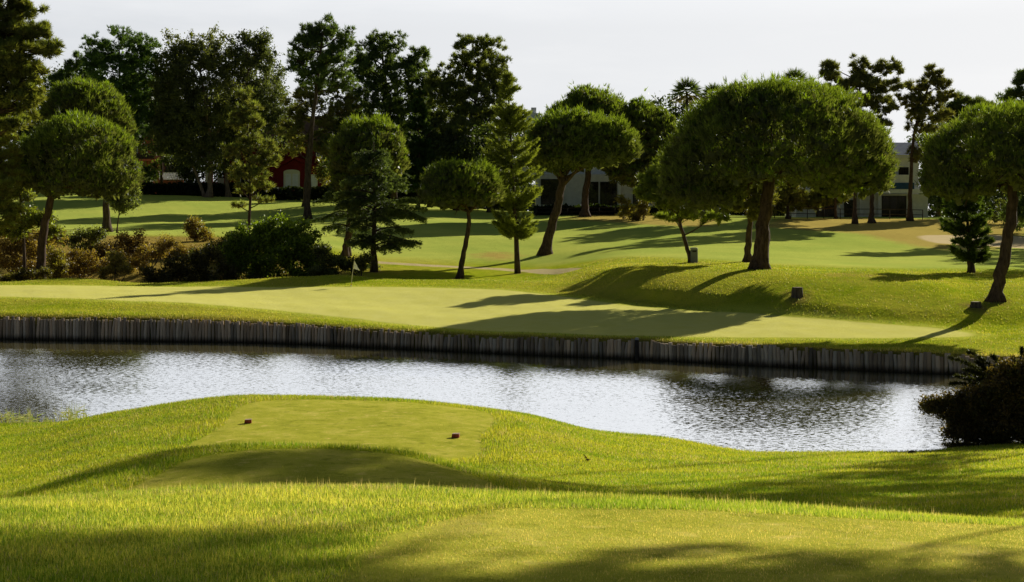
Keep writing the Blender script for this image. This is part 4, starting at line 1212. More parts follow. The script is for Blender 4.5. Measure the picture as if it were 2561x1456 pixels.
for a in ((1690, 262, 262, 50, 'dark backdrop tree at the right end of the pale house'),
          (1790, 262, 270, 50, 'dark backdrop tree behind the left part of the largest stone pine'),
          (1870, 268, 300, 50, 'dark backdrop tree left of the trunk of the largest stone pine'),
          (1960, 265, 300, 48, 'dark backdrop tree at the left corner of the white house'),
          (2110, 262, 300, 44, 'dark backdrop tree rising behind the white house roof'),
          (2345, 250, 330, 40, 'dark backdrop tree at the right corner of the white house'),
          (2420, 245, 320, 46, 'dark backdrop tree behind the small dark star pine'),
          (2500, 250, 330, 46, 'dark backdrop tree left of the kinked trunk'),
          (2580, 240, 300, 50, 'dark backdrop tree behind the right edge pine')):
    back_tree(*a)
# ------------------------------------------------------------------ houses
def house_at(name, px, Y, label):
    X = (px - CX) / F * Y
    b = np.array([X, Y, 0.0])
    return empty(name, b, label, 'house'), b, Y / F


def win(root, x0, x1, z0, z1, y, fm='darkframe', pm='glass', bars=1, fw=.12, name='window', arch=0.0):
    f = MB()
    f.box(x0, x0 + fw, y - .08, y, z0, z1); f.box(x1 - fw, x1, y - .08, y, z0, z1)
    f.box(x0 + fw, x1 - fw, y - .08, y, z0, z0 + fw); f.box(x0 + fw, x1 - fw, y - .08, y, z1 - fw, z1)
    for k in range(bars):
        xm = x0 + (x1 - x0) * (k + 1) / (bars + 1)
        f.box(xm - fw * .4, xm + fw * .4, y - .07, y, z0 + fw, z1 - fw)
    if arch:
        m = 10; cxm = (x0 + x1) / 2; hw = (x1 - x0) / 2
        f.prism([(x0, z1 + .002)] + [(cxm - hw * math.cos(math.pi * i / m), z1 + .002 + arch * math.sin(math.pi * i / m)) for i in range(1, m)] + [(x1, z1 + .002)], y - .08, y)
    fo = f.build(name, M[fm], root)
    MB().box(x0 + fw, x1 - fw, y - .03, y - .012, z0 + fw, z1 - fw).build('pane', M[pm], fo)
    return fo


# red house behind the left hedge
r, b, s = house_at('red_house', 750, 266, 'dark red house with clay tiled roof and pale arched shuttered window')
zx = lambda px: (px - CX) / F * 266 - b[0]
zz = lambda py: (HZ - py) / F * 266
MB().box(zx(560), zx(880), 0, 9, zz(505), zz(345)).build('wall', M['red'], r)
roof = MB().prism([(-.9, zz(352)), (5, zz(285)), (10, zz(352)), (10, zz(356)), (-.9, zz(356))], zx(548), zx(892))
roof.v = [(y, x, z) for x, y, z in roof.v]
ro = roof.build('roof', M['tile'], r)
MB().box(zx(820), zx(840), 4, 5.2, zz(330), zz(262)).build('chimney', M['white'], ro)
po = MB().prism([(zx(668), zz(505)), (zx(668), zz(440)), (zx(742), zz(402)), (zx(832), zz(440)), (zx(832), zz(505))], -3.2, -.003)
po.build('porch_wall', M['red'], r)
MB().prism([(zx(658), zz(446)), (zx(742), zz(400)), (zx(842), zz(446)), (zx(842), zz(438)), (zx(742), zz(392)), (zx(658), zz(438))], -3.9, -.01).build('porch_roof', M['red'], r)
win(r, zx(716), zx(756), zz(472), zz(432), -3.21, 'cream', 'white', 1, .32, arch=.45)
win(r, zx(776), zx(800), zz(470), zz(438), -3.21, 'cream', 'white', 0, .2)
win(r, zx(600), zx(625), zz(470), zz(430), -.01, 'cream', 'glass', 1, .2)
win(r, zx(790), zx(806), zz(392), zz(372), -.01, 'white', 'glass', 1, .15)

# terracotta house far left
r, b, s = house_at('terracotta_house', 350, 290, 'terracotta house with balcony and sunlit columns half hidden by trees')
zx = lambda px: (px - CX) / F * 290 - b[0]
zz = lambda py: (HZ - py) / F * 290
MB().box(zx(225), zx(372), 0, 8, zz(490), zz(336)).build('wall', M['terracotta'], r)
MB().box(zx(372), zx(394), 1.5, 8, zz(490), zz(350)).build('wing_wall', M['pinkwall'], r)
rf = MB().prism([(-1, zz(337)), (4, zz(305)), (9, zz(337))], zx(215), zx(400)); rf.v = [(y, x, z) for x, y, z in rf.v]
rf.build('roof', M['tile'], r)
for px in (362, 386):
    MB().box(zx(px - 3.5), zx(px + 3.5), -1.7, -1.2, zz(480), zz(338)).build('column', M['pinkwall'], r)
MB().box(zx(300), zx(392), -1.9, -.01, zz(404), zz(399)).build('balcony_floor', M['terracotta'], r)
MB().box(zx(300), zx(392), -1.95, -1.87, zz(398.9), zz(385)).build('balcony_parapet', M['darkwood'], r)
win(r, zx(318), zx(345), zz(395), zz(352), -.01, 'white', 'glass', 1, .15)
win(r, zx(318), zx(345), zz(450), zz(415), -.01, 'white', 'glass', 1, .15)

# pale house in the middle
r, b, s = house_at('pale_house', 1560, 232, 'pale two-storey house with dark framed windows behind the stone pines in the middle')
zx = lambda px: (px - CX) / F * 232 - b[0]
zz = lambda py: (HZ - py) / F * 232
MB().box(zx(1340), zx(1770), 0, 9, zz(545), zz(436)).build('ground_floor_wall', M['shaded_white'], r)
MB().box(zx(1300), zx(1640), 1.8, 9, zz(435.9), zz(345)).build('upper_wall', M['white'], r)
MB().box(zx(1556), zx(1600), -1.6, 1.79, zz(440), zz(420)).build('balcony', M['white'], r)
MB().box(zx(1290), zx(1650), 1.2, 9.6, zz(344.9), zz(338)).build('roof', M['slate'], r)
tw = MB().box(zx(1315), zx(1352), 4, 7, zz(337.9), zz(278)).build('stair_tower', M['white'], r)
MB().box(zx(1329), zx(1342), 4.8, 5.8, zz(277.9), zz(263)).build('chimney', M['white'], tw)
win(r, zx(1352), zx(1398), zz(512), zz(448), -.01, bars=1, fw=.18)
win(r, zx(1470), zx(1496), zz(522), zz(455), -.01, bars=0, fw=.16)
win(r, zx(1500), zx(1542), zz(522), zz(455), -.01, bars=2, fw=.16, name='patio_door')
win(r, zx(1582), zx(1612), zz(522), zz(455), -.01, bars=1, fw=.16)
win(r, zx(1650), zx(1690), zz(520), zz(460), -.01, bars=1, fw=.16)
win(r, zx(1720), zx(1755), zz(520), zz(460), -.01, bars=1, fw=.16)
win(r, zx(1562), zx(1582), zz(414), zz(380), 1.79, bars=1, fw=.12)
for px in (1404, 1548):
    MB().box(zx(px - 4), zx(px + 4), -.5, -.09, zz(545), zz(436.5)).build('pillar', M['white'], r)

# white house right
r, b, s = house_at('white_house', 2200, 222, 'white house with blue awning band over glazed doors, between the two big stone pines')
zx = lambda px: (px - CX) / F * 222 - b[0]
zz = lambda py: (HZ - py) / F * 222
MB().box(zx(1990), zx(2320), 0, 9, zz(560), zz(486)).build('ground_floor_wall', M['shaded_white'], r)
MB().box(zx(2010), zx(2300), .8, 9, zz(485.9), zz(395)).build('upper_wall', M['white'], r)
MB().box(zx(1990), zx(2305), -1.2, -.01, zz(484), zz(474)).build('terrace_slab', M['white'], r)
MB().box(zx(2195), zx(2280), -1.25, -1.1, zz(473.9), zz(458)).build('blue_awning', M['blue'], r)
MB().box(zx(2195), zx(2280), -1.1, -.95, zz(457.9), zz(438)).build('parapet', M['white'], r)
MB().box(zx(2000), zx(2310), .2, 9.5, zz(394.9), zz(388)).build('eaves', M['white'], r)
rf = MB().prism([(.0, zz(388)), (5, zz(352)), (10, zz(388))], zx(1995), zx(2315)); rf.v = [(y, x, z) for x, y, z in rf.v]
rf.build('roof', M['slate'], r)
MB().box(zx(2205), zx(2262), 10.5, 14, zz(500), zz(322)).build('rear_block', M['white'], r)
win(r, zx(2204), zx(2266), zz(552), zz(490), -.01, bars=2, fw=.16, name='patio_door')
win(r, zx(2212), zx(2240), zz(446), zz(418), .79, bars=1, fw=.12)
win(r, zx(2250), zx(2275), zz(446), zz(418), .79, bars=1, fw=.12)
win(r, zx(2040), zx(2092), zz(550), zz(492), -.01, bars=2, fw=.16, name='patio_door')
win(r, zx(2110), zx(2135), zz(545), zz(500), -.01, bars=1, fw=.14)
for px in (2150, 2196):
    MB().box(zx(px - 4), zx(px + 4), -.9, -.5, zz(560), zz(484.2)).build('pillar', M['shaded_white'], r)


# fences
def rail_fence(pxs, Yd, h, label, nrail=2, mat='darkwood', gap=2.4):
    X0 = (pxs[0] - CX) / F * Yd; X1 = (pxs[1] - CX) / F * Yd
    b = np.array([X0, Yd, gz(X0, Yd)])
    r = empty('rail_fence', b, label, 'fence', None)
    n = int((X1 - X0) / gap) + 1
    for k in range(n):
        x = X0 + k * gap; z = gz(x, Yd)
        MB().tube([(x - b[0], 0, z - b[2] - .3), (x - b[0], 0, z - b[2] + h)], [.07, .065], 7).build('post', M[mat], r)
        if k < n - 1:
            z2 = gz(x + gap, Yd)
            for j in range(nrail):
                f = 1 - j * .48
                MB().tube([(x - b[0], -.09, z - b[2] + h * f - .06), (x - b[0] + gap, -.09, z2 - b[2] + h * f - .06)], [.05, .05], 6).build('rail', M[mat], r)


rail_fence((1936, 2335), 205, 1.5, 'dark post and rail fence in front of the white house')
rail_fence((1340, 1600), 214, 1.2, 'dark wooden rail fence in front of the pale house', 2)
# white railing on a red wall by the terracotta house
X0 = (398 - CX) / F * 270
b = np.array([X0, 270, gz(X0, 270)])
r = empty('garden_wall', b, 'low red garden wall topped with a white railing left of the eucalyptus trunks', 'garden wall')
ss = 270 / F
MB().box(0, 60 * ss, 0, .3, -.3, (470 - 434) * ss).build('wall', M['terracotta'], r)
zb = (470 - 434) * ss
rl = MB().box(0, 60 * ss, .1, .2, zb + 1.5, zb + 1.62).box(0, 60 * ss, .1, .2, zb + .15, zb + .25)
for k in range(31):
    rl.box(k * 2 * ss - .045, k * 2 * ss + .045, .12, .18, zb + .252, zb + 1.498)
rl.build('railing', M['white'], r)
X0 = (500 - CX) / F * 272
b = np.array([X0, 272, gz(X0, 272)])
r = empty('garden_wall', b, 'red garden wall with white rendered panels behind the eucalyptus trunks', 'garden wall')
MB().box(0, 100 * ss, 0, .3, -.3, 2.6).build('wall', M['red'], r)
MB().box(13 * ss, 26 * ss, -.05, -.003, 2.0, 5.0).build('panel', M['white'], r)
MB().box(44 * ss, 70 * ss, -.05, -.003, 1.6, 3.4).build('panel', M['white'], r)
MB().box(15 * ss, 32 * ss, 0.0, .3, 2.603, 6.2).build('pier', M['red'], r)
X0 = (226 - CX) / F * 268
b = np.array([X0, 268, gz(X0, 268)])
tag(MB().box(0, 56 * ss, 0, .3, -.3, 2.75).build('boundary_wall', M['pinkwall'], None, b), 'low pink boundary wall catching the sun left of the straight stone pine', 'garden wall')

# black car behind the fence by the pale house
cb = np.array([(1732 - CX) / F * 222, 222, 0.0]); cb[2] = gz(cb[0], 222)
r = empty('parked_car', cb, 'black car parked beside the pale house behind the thin leaning pine', 'car')
prof = [(-2.1, .35), (-2.1, .85), (-1.5, 1.0), (-.9, 1.42), (.7, 1.45), (1.35, 1.0), (2.05, .9), (2.1, .4)]
MB().prism(prof, -.85, .85).build('body', M['carpaint'], r, bevel=.05)
for sx in (-1.3, 1.3):
    for sy in (-.84, .84):
        wv = MB().tube([(sx, sy - .1, .32), (sx, sy + .1, .32)], [.32, .32], 16).build('wheel', M['tyre'], r)
MB().prism([(-1.25, 1.03), (-.85, 1.36), (.62, 1.38), (1.1, 1.03)], -.858, -.853).build('side_window', M['glass'], r)

# ------------------------------------------------------------------ pile wall along the far shore
def wall_pt(px):
    yw = float(pchip(UC, FK[:, 1, 0], [(px - CX) / F])[0]) - .10
    return (px - CX) / F * yw, yw


pxs = [-420.0]
while pxs[-1] < 2840:
    x, y = wall_pt(pxs[-1])
    pxs.append(pxs[-1] + random.uniform(.17, .235) / y * F)
pb = np.array([*wall_pt(1280), WATER])
pr = empty('retaining_wall', pb, 'weathered timber pile wall holding up the far bank of the pond', 'retaining wall')


def pile(mb, cols, px):
    x, y = wall_pt(px)
    z = gz(x, y + .35)
    top = z + random.uniform(-.12, .10)
    r = random.uniform(.085, .115)
    lean = random.gauss(0, .035)
    n0 = len(mb.v)
    y += random.gauss(0, .03)
    mb.tube([(x - pb[0] - lean, y - pb[1] - .06, -1.2), (x - pb[0], y - pb[1], (top - pb[2]) * .5), (x - pb[0] + lean, y - pb[1], top - pb[2])], [r, r * random.uniform(.95, 1.1), r * random.uniform(.85, 1.0)], 8, .12)
    v = random.uniform(.5, 1.3) if random.random() > .05 else .33
    w = random.uniform(-.07, .10)
    cols += [(v * (1 + w), v, v * (1 - w), 1)] * (len(mb.v) - n0)


def build_pile(px_list, name):
    mb = MB(); cols = []
    for p in px_list: pile(mb, cols, p)
    o = mb.build(name, M['pile'], pr, smooth=False)
    a = o.data.color_attributes.new('col', 'FLOAT_COLOR', 'POINT')
    a.data.foreach_set('color', np.array(cols, np.float32).ravel())
    return o


near_piles = [p for p in pxs if 1300 < p < 2420]
near_piles = near_piles[-100:]
ns = set(near_piles)
for p in near_piles:
    build_pile([p], 'pile')
tag(build_pile([p for p in pxs if p not in ns], 'pile_row'), kind='stuff')
# taller mooring post with a pale cap
x, y = wall_pt(1591)
r = empty('marker_post', (x, y - .3, WATER), 'dark taller post with pale cap standing in the water against the pile wall', 'post')
h = gz(x, y + .35) - WATER + .06
MB().tube([(0, 0, -1), (0, 0, h)], [.12, .11], 10).build('shaft', M['darkwood'], r, smooth=True)
MB().tube([(0, 0, h + .002), (0, 0, h + .12)], [.115, .09], 10).build('cap', M['metal'], r)

# ------------------------------------------------------------------ small things on the course
# flag
p = at(878, 716, 95)
r = empty('golf_flag', p, 'white triangular flag on a pale pole standing in the putting green', 'flag')
h = 64 / F * p[1]
lean = .22
MB().tube([(0, 0, -.05), (0, 0, .06)], [.075, .06], 12).build('cup', M['white'], r)
MB().tube([(.002, 0, .06), (.02, 0, .22)], [.05, .03], 10).build('pole_foot', M['yellow'], r)
MB().tube([(.02, 0, .22), (.10, 0, h * .5), (lean + .02, 0, h)], [.028, .025, .022], 8).build('pole', M['pole'], r)
fm = MB()
n = 10
tl = np.array([lean + .02, 0, h - .02]); bl = np.array([lean - .06, 0, h - .62]); tip = np.array([lean + .46, -.05, h - .78])
for i in range(n):
    for j in range(1):
        f0, f1 = i / n, (i + 1) / n
        wv = lambda f: np.array([0, .07 * math.sin(f * 7), 0])
        a0 = tl + (tip - tl) * f0 + wv(f0); a1 = tl + (tip - tl) * f1 + wv(f1)
        b0 = bl + (tip - bl) * f0 + wv(f0); b1 = bl + (tip - bl) * f1 + wv(f1)
        fm.poly([b0, b1, a1, a0])
fm.build('flag_cloth', M['flag'], r, smooth=True)

# tee markers
for (px, py, lab, rz) in ((620, 1059, 'red block tee marker near the left edge of the front tee', .15), (1139, 1095, 'red block tee marker near the right edge of the front tee', -.1)):
    p = at(px, py, 30)
    r = empty('tee_marker', p, lab, 'tee marker', 'pair of red tee markers', rz)
    MB().prism([(-.105, .01), (.105, .01), (.10, .10), (-.09, .10)], -.07, .07).build('block', M['marker'], r, bevel=.008)
    MB().prism([(-.09, .1005), (.10, .1005), (.11, .122), (-.085, .112)], -.072, .075).build('top', M['markertop'], r)

# bin
p = at(1735, 657, 100)
r = empty('litter_bin', p, 'grey litter bin with domed lid at the foot of the thin leaning pine', 'litter bin')
s = p[1] / F
w = 9 * s; h = 38 * s
bp = [(-w, -.1), (w, -.1), (w * .96, h * .86), (-w * .96, h * .86)]
MB().prism(bp, -w * .8, w * .8).build('body', M['bin'], r, bevel=.05)
MB().prism([(-w * 1.04, h * .862), (w * 1.04, h * .862), (w * 1.02, h * .93), (w * .6, h), (-w * .6, h), (-w * 1.02, h * .93)], -w * .85, w * .85).build('lid', M['binlid'], r, bevel=.03)
MB().box(-w * .55, w * .55, -w * .86, -w * .801, h * .70, h * .80).build('slot', M['darkframe'], r)

# stumps
for (px, py, rw, hh, lab) in ((1993, 742, 13.5, 22, 'taller sawn tree stump on the mound slope below the largest stone pine'), (2440, 768, 13, 12, 'low sawn stump beside the kinked stone pine trunk')):
    p = at(px, py, 85)
    s = p[1] / F
    r = empty('tree_stump', p, lab, 'tree stump', 'sawn stumps near the green')
    R = rw * s; H = hh * s
    mb = MB(); mb.tube([(0, 0, -.3), (0, 0, .05), (0, 0, H * .6), (0, 0, H)], [R * 1.3, R * 1.12, R, R * .98], 14, .12)
    mb.build('trunk', M['stump'], r, smooth=False)
    MB().tube([(0, 0, H + .002), (0, 0, H + .03)], [R * .93, R * .9], 14, .06).build('cut_face', M['cutwood'], r)

# dead branch and stone on the near grass
p = at(1470, 1157, 30)
mb = MB()
for k in range(7):
    a = random.uniform(0, 6.28); ln = random.uniform(.06, .14)
    mb.tube(curve(np.zeros(3) + [0, 0, .03], np.array([math.cos(a) * ln, math.sin(a) * ln * .5, random.uniform(.02, .2)]), (0, 0, .05), 4), [.014, .012, .01, .006], 5)
tag(mb.build('fallen_twig', M['palebark'], None, p), 'small brown dead twig lying on the sunny slope', 'twig')
p = at(2280, 1136, 30)
mb = MB(); mb.tube([(0, 0, -.02), (.01, 0, .05), (0, 0, .10), (0, 0, .12)], [.11, .13, .09, .03], 9, .4)
tag(mb.build('stone', M['stone'], None, p), 'small dark stone near the right shore', 'stone')

# right foreground bush and the arching juniper in it
bush(2470, 1112, 150, 150, 'large dark bush with reddish sunlit leaf tips at the right edge of the pond', Y=46.5, col=(.034, .034, .014), top=(.13, .085, .042), size=.10, rp=17, tuft=44, per=5, group=None, dens=1.25,
     lobes=[(2345, 1010, 42, 22), (2390, 1030, 52, 34), (2440, 1015, 60, 44), (2500, 985, 60, 60), (2560, 960, 70, 80), (2430, 1075, 56, 34), (2500, 1060, 80, 56), (2580, 1060, 90, 60), (2390, 1085, 34, 20), (2620, 940, 60, 70)])


def spray_bush():
    Y = 47.5
    X = (2530 - CX) / F * Y
    b = np.array([X, Y, gz(X, Y)])
    r = empty('juniper_bush', b, 'dark juniper with arching feathery sprays above the reddish bush', 'shrub')
    sp = Soup(); mb = MB()
    tips = [(2372, 893), (2390, 942), (2420, 880), (2440, 905), (2480, 892), (2500, 905), (2555, 872), (2412, 925), (2445, 950), (2530, 895), (2375, 960), (2590, 860)]
    for (tx, ty) in tips:
        e = P(tx, ty, Y + random.uniform(-.6, .6)) - b
        st = np.array([random.uniform(-.4, .6), random.uniform(-.3, .3), 1.0])
        lp = curve(st, e, (.1, 0, .35), 8)
        mb.tube(lp, np.linspace(.03, .008, 8), 5)
        m = 260
        t = rng.uniform(.3, 1, m)
        ax = np.stack([np.interp(t, np.linspace(0, 1, 8), lp[:, q]) for q in range(3)], 1)
        d = unit((e - st)[None, :])[0]
        pos = ax + rng.normal(0, 1, (m, 3)) * (.13 * (1.1 - t))[:, None]
        axis = np.tile(d, (m, 1)) + rng.normal(0, .5, (m, 3)); axis[:, 2] -= .15
        sp.needles(pos, unit(axis), 4, .13, .03, .35, np.tile([.032, .035, .012], (m, 1)))
    sp.build('foliage', M['needle'], r)
    mb.build('stems', M['twig'], r, smooth=True)


spray_bush()

# trees standing beyond the right edge: their shadows fall over the near tees
SHN = 'pines outside the view on the right shore'
def shade_tree(X, Y, H, lobes, label, rt=.17):
    b = np.array([X, Y, gz(X, Y)])
    r = empty('pine_tree', b, label, 'tree', SHN)
    sp = Soup(); cs = []; limbs = []
    for (dx, dy, h, rad) in lobes:
        c = np.array([dx, dy, h]); n = max(5, int(5.0 * rad * rad))
        p = c + sph(n) * (rng.uniform(.1, 1, (n, 1)) ** .5) * np.array([rad, rad, rad * .6])
        cs.append(p)
        st = np.array([0, 0, max(2.0, h - rad)])
        limbs.append((curve(st, c, (0, 0, -.2), 5) + b, rt * .4, .02))
    cen = np.concatenate(cs)
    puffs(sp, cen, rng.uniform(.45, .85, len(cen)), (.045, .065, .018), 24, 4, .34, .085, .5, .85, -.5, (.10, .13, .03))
    sp.build('crown', M['needle'], r)
    trunk_obj(r, b, [b, b + [.2, 0, H * .5], b + [0, 0, H]], rt, rt * .45, M['redbark'], limbs)


# a few more pines beyond the right edge of the far fairway; their shadows streak across it
for (X, Y, H, lab) in ((66, 152, 17, 'far pine beyond the right edge level with the small dark star pine'), (71, 165, 19, 'far pine beyond the right edge level with the sand bunker'),
                       (75, 176, 20, 'far pine beyond the right edge in line with the rail fence'), (84, 184, 17, 'far pine beyond the right edge just behind the bunker'), (56, 128, 14, 'far pine beyond the right edge past the kinked stone pine'),
                       (92, 205, 21, 'far pine beyond the right edge behind the white house line'), (82, 160, 22, 'tallest far pine beyond the right edge'), (63, 140, 12, 'low far pine beyond the right edge')):
    shade_tree(X, Y, H, [(random.uniform(-2.5, 2.5), random.uniform(-2.5, 2.5), H - k * 1.6, random.uniform(1.6, 2.8)) for k in range(7)], lab)


def shade_lobe(px_, py_, t):
    z = gz(px_, py_)
    return (px_ + t * .6157, py_ + t * .788, z + t * math.tan(SUN_EL))


def shade_group(pts, label, rad, rt=.15):
    L = [shade_lobe(*p) for p in pts]
    X = sum(l[0] for l in L) / len(L); Y = sum(l[1] for l in L) / len(L)
    g0 = gz(X, Y)
    shade_tree(X, Y, max(l[2] for l in L) - g0, [(l[0] - X, l[1] - Y, l[2] - g0, rad) for l in L], label, rt)


shade_group([(-6.6, 25.6, 55), (-5.2, 25.6, 53), (-4.0, 25.4, 52), (-3.2, 24.2, 51), (-3, 26.2, 52), (-2.6, 23.0, 51)], 'tall pine beyond the right edge past the dark bush', 1.25)
shade_group([(-2.0, 25.2, 45), (-.6, 25.0, 44), (.8, 24.8, 43), (-1.2, 23.6, 44), (.3, 23.3, 42), (1.2, 27, 43), (2.2, 25.6, 42)], 'pine beyond the right edge on the shore path side', 1.4)
shade_group([(2.8, 23.5, 36), (4.2, 24.5, 35), (5.5, 25.5, 35), (4.6, 22, 34), (6.6, 29, 36), (7.0, 22.6, 32), (3.4, 21.6, 35), (2.0, 22.2, 36), (6.0, 24.0, 34), (5.2, 27.2, 36)], 'round pine beyond the right edge behind the pond corner', 1.45)
shade_group([(8.4, 31.5, 30), (9.6, 33, 30), (8.6, 27, 28), (10.5, 35.5, 29), (11.5, 37.5, 29), (12.8, 40, 28)], 'short pine beyond the right edge beside the near slope', 1.4)
shade_group([(8.0, 24.5, 31), (9.4, 26, 30), (7.2, 20.6, 29), (8.6, 22, 29), (5.6, 19.8, 30), (10.4, 28.4, 29), (9.6, 30, 30), (7.8, 27.6, 33), (6.4, 21.4, 31)], 'wide pine beyond the right edge between the pond and the near slope', 1.25)
shade_group([(-3.2, 8.6, 28), (-2.4, 8.2, 26), (-1.8, 7.7, 25), (-2.6, 7.2, 26), (-3.3, 7.9, 27), (-1.0, 7.3, 24)], 'leaning pine beyond the right edge beside the tees', .8, .07)
shade_group([(.2, 7.5, 19), (1.1, 7.7, 18), (2.0, 7.6, 17), (.7, 6.9, 18), (2.9, 7.9, 17)], 'nearest pine beyond the right edge beside the tees', .65, .06)

# ------------------------------------------------------------------ grass blades
def blades(name, X, Y, hgt, wid, cols, lean=.55, drop=.012, mat='grass', taper=True):
    n = len(X)
    z = ground_z(X, Y) - drop
    base = np.stack([X, Y, z], 1)
    a = rng.uniform(0, 6.283, n)
    tilt = np.abs(rng.normal(0, lean, n))
    d = np.stack([np.cos(a) * tilt, np.sin(a) * tilt, np.ones(n)], 1); d = unit(d)
    s = np.stack([-np.sin(a + rng.normal(0, .7, n)), np.cos(a + rng.normal(0, .7, n)), np.zeros(n)], 1)
    h = (hgt * rng.uniform(.5, 1.25, n))[:, None] if np.isscalar(hgt) else (hgt * rng.uniform(.6, 1.2, n))[:, None]
    w = (wid * rng.uniform(.7, 1.3, n) * .5)[:, None]
    T = np.stack([base - s * w, base + s * w, base + d * h], 1)
    me = set_mesh(name, T.reshape(-1, 3), 3, np.arange(n * 3))
    cols = cols * np.array([1.56, 1.42, 1.5])
    straw = rng.uniform(0, 1, n) < .06 + .30 * np.clip(patch(X, Y, .9, 5) * patch(X, Y, 2.6, 3) * 1.6 - .35, 0, 1)
    cols[straw] = np.array([.82, .66, .34]) * rng.uniform(.55, 1.05, (int(straw.sum()), 1))
    dark = rng.uniform(0, 1, n) < .10 + .25 * np.clip(patch(X, Y, 1.6, 1) - .6, 0, 1)
    cols[dark] *= np.array([.45, .62, .5])
    c = np.ones((n, 3, 4), np.float32); c[:, :, :3] = np.clip(cols, 0, 1)[:, None, :]
    at_ = me.color_attributes.new('col', 'FLOAT_COLOR', 'POINT'); at_.data.foreach_set('color', c.ravel())
    return tag(link(name, me, M[mat]), kind='stuff')


def scatter(n, y0, y1, u=.43, pw=1.6):
    """points over the sector in front of the tee, denser near"""
    t = rng.uniform(0, 1, n)
    Y = (y0 ** (2 - pw) + t * (y1 ** (2 - pw) - y0 ** (2 - pw))) ** (1 / (2 - pw))
    X = rng.uniform(-u, u, n) * Y
    return X, Y


def patch(X, Y, s, o=0.0):
    return .5 + .5 * np.sin(X * s + 2.1 * np.sin(Y * s * 1.7 + o) + o) * np.cos(Y * s * 1.3 + 1.7 * np.sin(X * s * .8 + o))


def colmix(a, b, f):
    return np.asarray(a)[None, :] * (1 - f[:, None]) + np.asarray(b)[None, :] * f[:, None]


# near mown tee and rough
X, Y = scatter(420000, 5.8, 13.2, .44, 1.2)
t = sdf_poly(TEE_NEAR, X, Y) + rng.normal(0, .05, len(X))
mown = t > 0
f = np.clip(patch(X, Y, 1.9) * .35 + patch(X, Y, .8, 2.2) * .5 + rng.normal(.0, .3, len(X)), 0, 1)
c = colmix((.20, .25, .025), (.74, .60, .20), f)
blades('mown_tee_grass', X[mown], Y[mown], .026, .0055, c[mown], 1.0)
r_ = ~mown
f = np.clip(patch(X, Y, 1.3, 2) * .5 + rng.normal(.22, .34, len(X)), 0, 1)
c = colmix((.13, .25, .012), (.64, .62, .12), f)
lipf = np.exp(-((Y - 11.9) / .8) ** 2)
fresh = np.exp(-((Y - 11.2) / .35) ** 2) * np.clip((X + 1) / 2, 0, 1)
c = c * (1 - .45 * fresh[:, None]) + np.array([.24, .40, .02]) * .45 * fresh[:, None]
hh = .036 + .018 * lipf + .02 * patch(X, Y, 2.2, 1)
blades('rough_grass', X[r_], Y[r_], hh[r_], .0065, c[r_], .6)
# dry seed stalks along the lip
n = 1500
X = rng.uniform(-.42, .30, n) * 12; Y = 11.9 + rng.normal(0, .35, n)
k = rng.uniform(0, 1, n) < .35 + .65 * patch(X, Y, 2.3, 4)
X, Y = X[k], Y[k]
blades('seed_stalks', X, Y, .10, .005, colmix((.50, .42, .16), (.62, .50, .26), rng.uniform(0, 1, len(X))), .3)
# middle tee slopes and crest
X, Y = scatter(330000, 15, 33, .44, 1.3)
m_ = sdf_poly(TEE_MID, X, Y)
f = np.clip(patch(X, Y, .8) * .5 + rng.normal(.12, .22, len(X)), 0, 1)
c = colmix((.12, .24, .012), (.50, .48, .05), f)
hh = np.where(m_ > 0, .03, .075 + .05 * np.exp(-(m_ + .5) ** 2 / .15))
ww = np.where(m_ > 0, .010, .013)
c[m_ > 0] = colmix((.26, .28, .04), (.42, .38, .09), f)[m_ > 0]
blades('slope_grass', X, Y, hh, ww, c, .7)
# front tee surround
X, Y = scatter(330000, 32, 53, .43, 1.2)
z = ground_z(X, Y)
ok = z > WATER - .03
X, Y = X[ok], Y[ok]
m_ = sdf_poly(TEE_FRONT, X, Y)
f = np.clip(patch(X, Y, .55, 3) * .55 + rng.normal(.12, .22, len(X)), 0, 1)
c = colmix((.14, .25, .012), (.50, .48, .05), f)
hh = np.where(m_ > .1, .028, .085 + .06 * np.exp(-(m_ + .4) ** 2 / .2))
ww = np.where(m_ > .1, .014, .019)
c[m_ > .1] = colmix((.30, .31, .04), (.46, .42, .09), f)[m_ > .1]
blades('shore_grass', X, Y, hh, ww, c, .7)
# far bank above the piles and mounds behind the green
X, Y = scatter(300000, 62, 128, .42, .6)
px = X / Y * F + CX
dw = Y - np.interp(px, COLS, WALLY)
gm_ = sdf_poly(GREEN, X, Y); fr_ = Y - np.interp(px, [-700, 0, 640, 800, 960, 1280, 1600, 1920, 2240, 2560, 3100], [163, 163, 163, 155, 146, 146, 126, 110, 109, 109, 109])
ok = (dw > .25) & (gm_ < -.4) & (fr_ < 0) & (1 - line_dist(path_pts, X, Y) < -.05) & ~((px < 800) & (Y > 119.5))
X, Y, dw, px = X[ok], Y[ok], dw[ok], px[ok]
f = np.clip(patch(X, Y, .25, 1) * .6 + rng.normal(.1, .2, len(X)), 0, 1)
c = colmix((.15, .25, .015), (.50, .46, .06), f)
lip = np.exp(-(dw / 1.3) ** 2)
c = c * (1 - .6 * lip[:, None]) + np.array([.27, .20, .07]) * .6 * lip[:, None]
hh = .11 + .10 * lip
blades('bank_grass', X, Y, hh, .04, c, .8, .02)

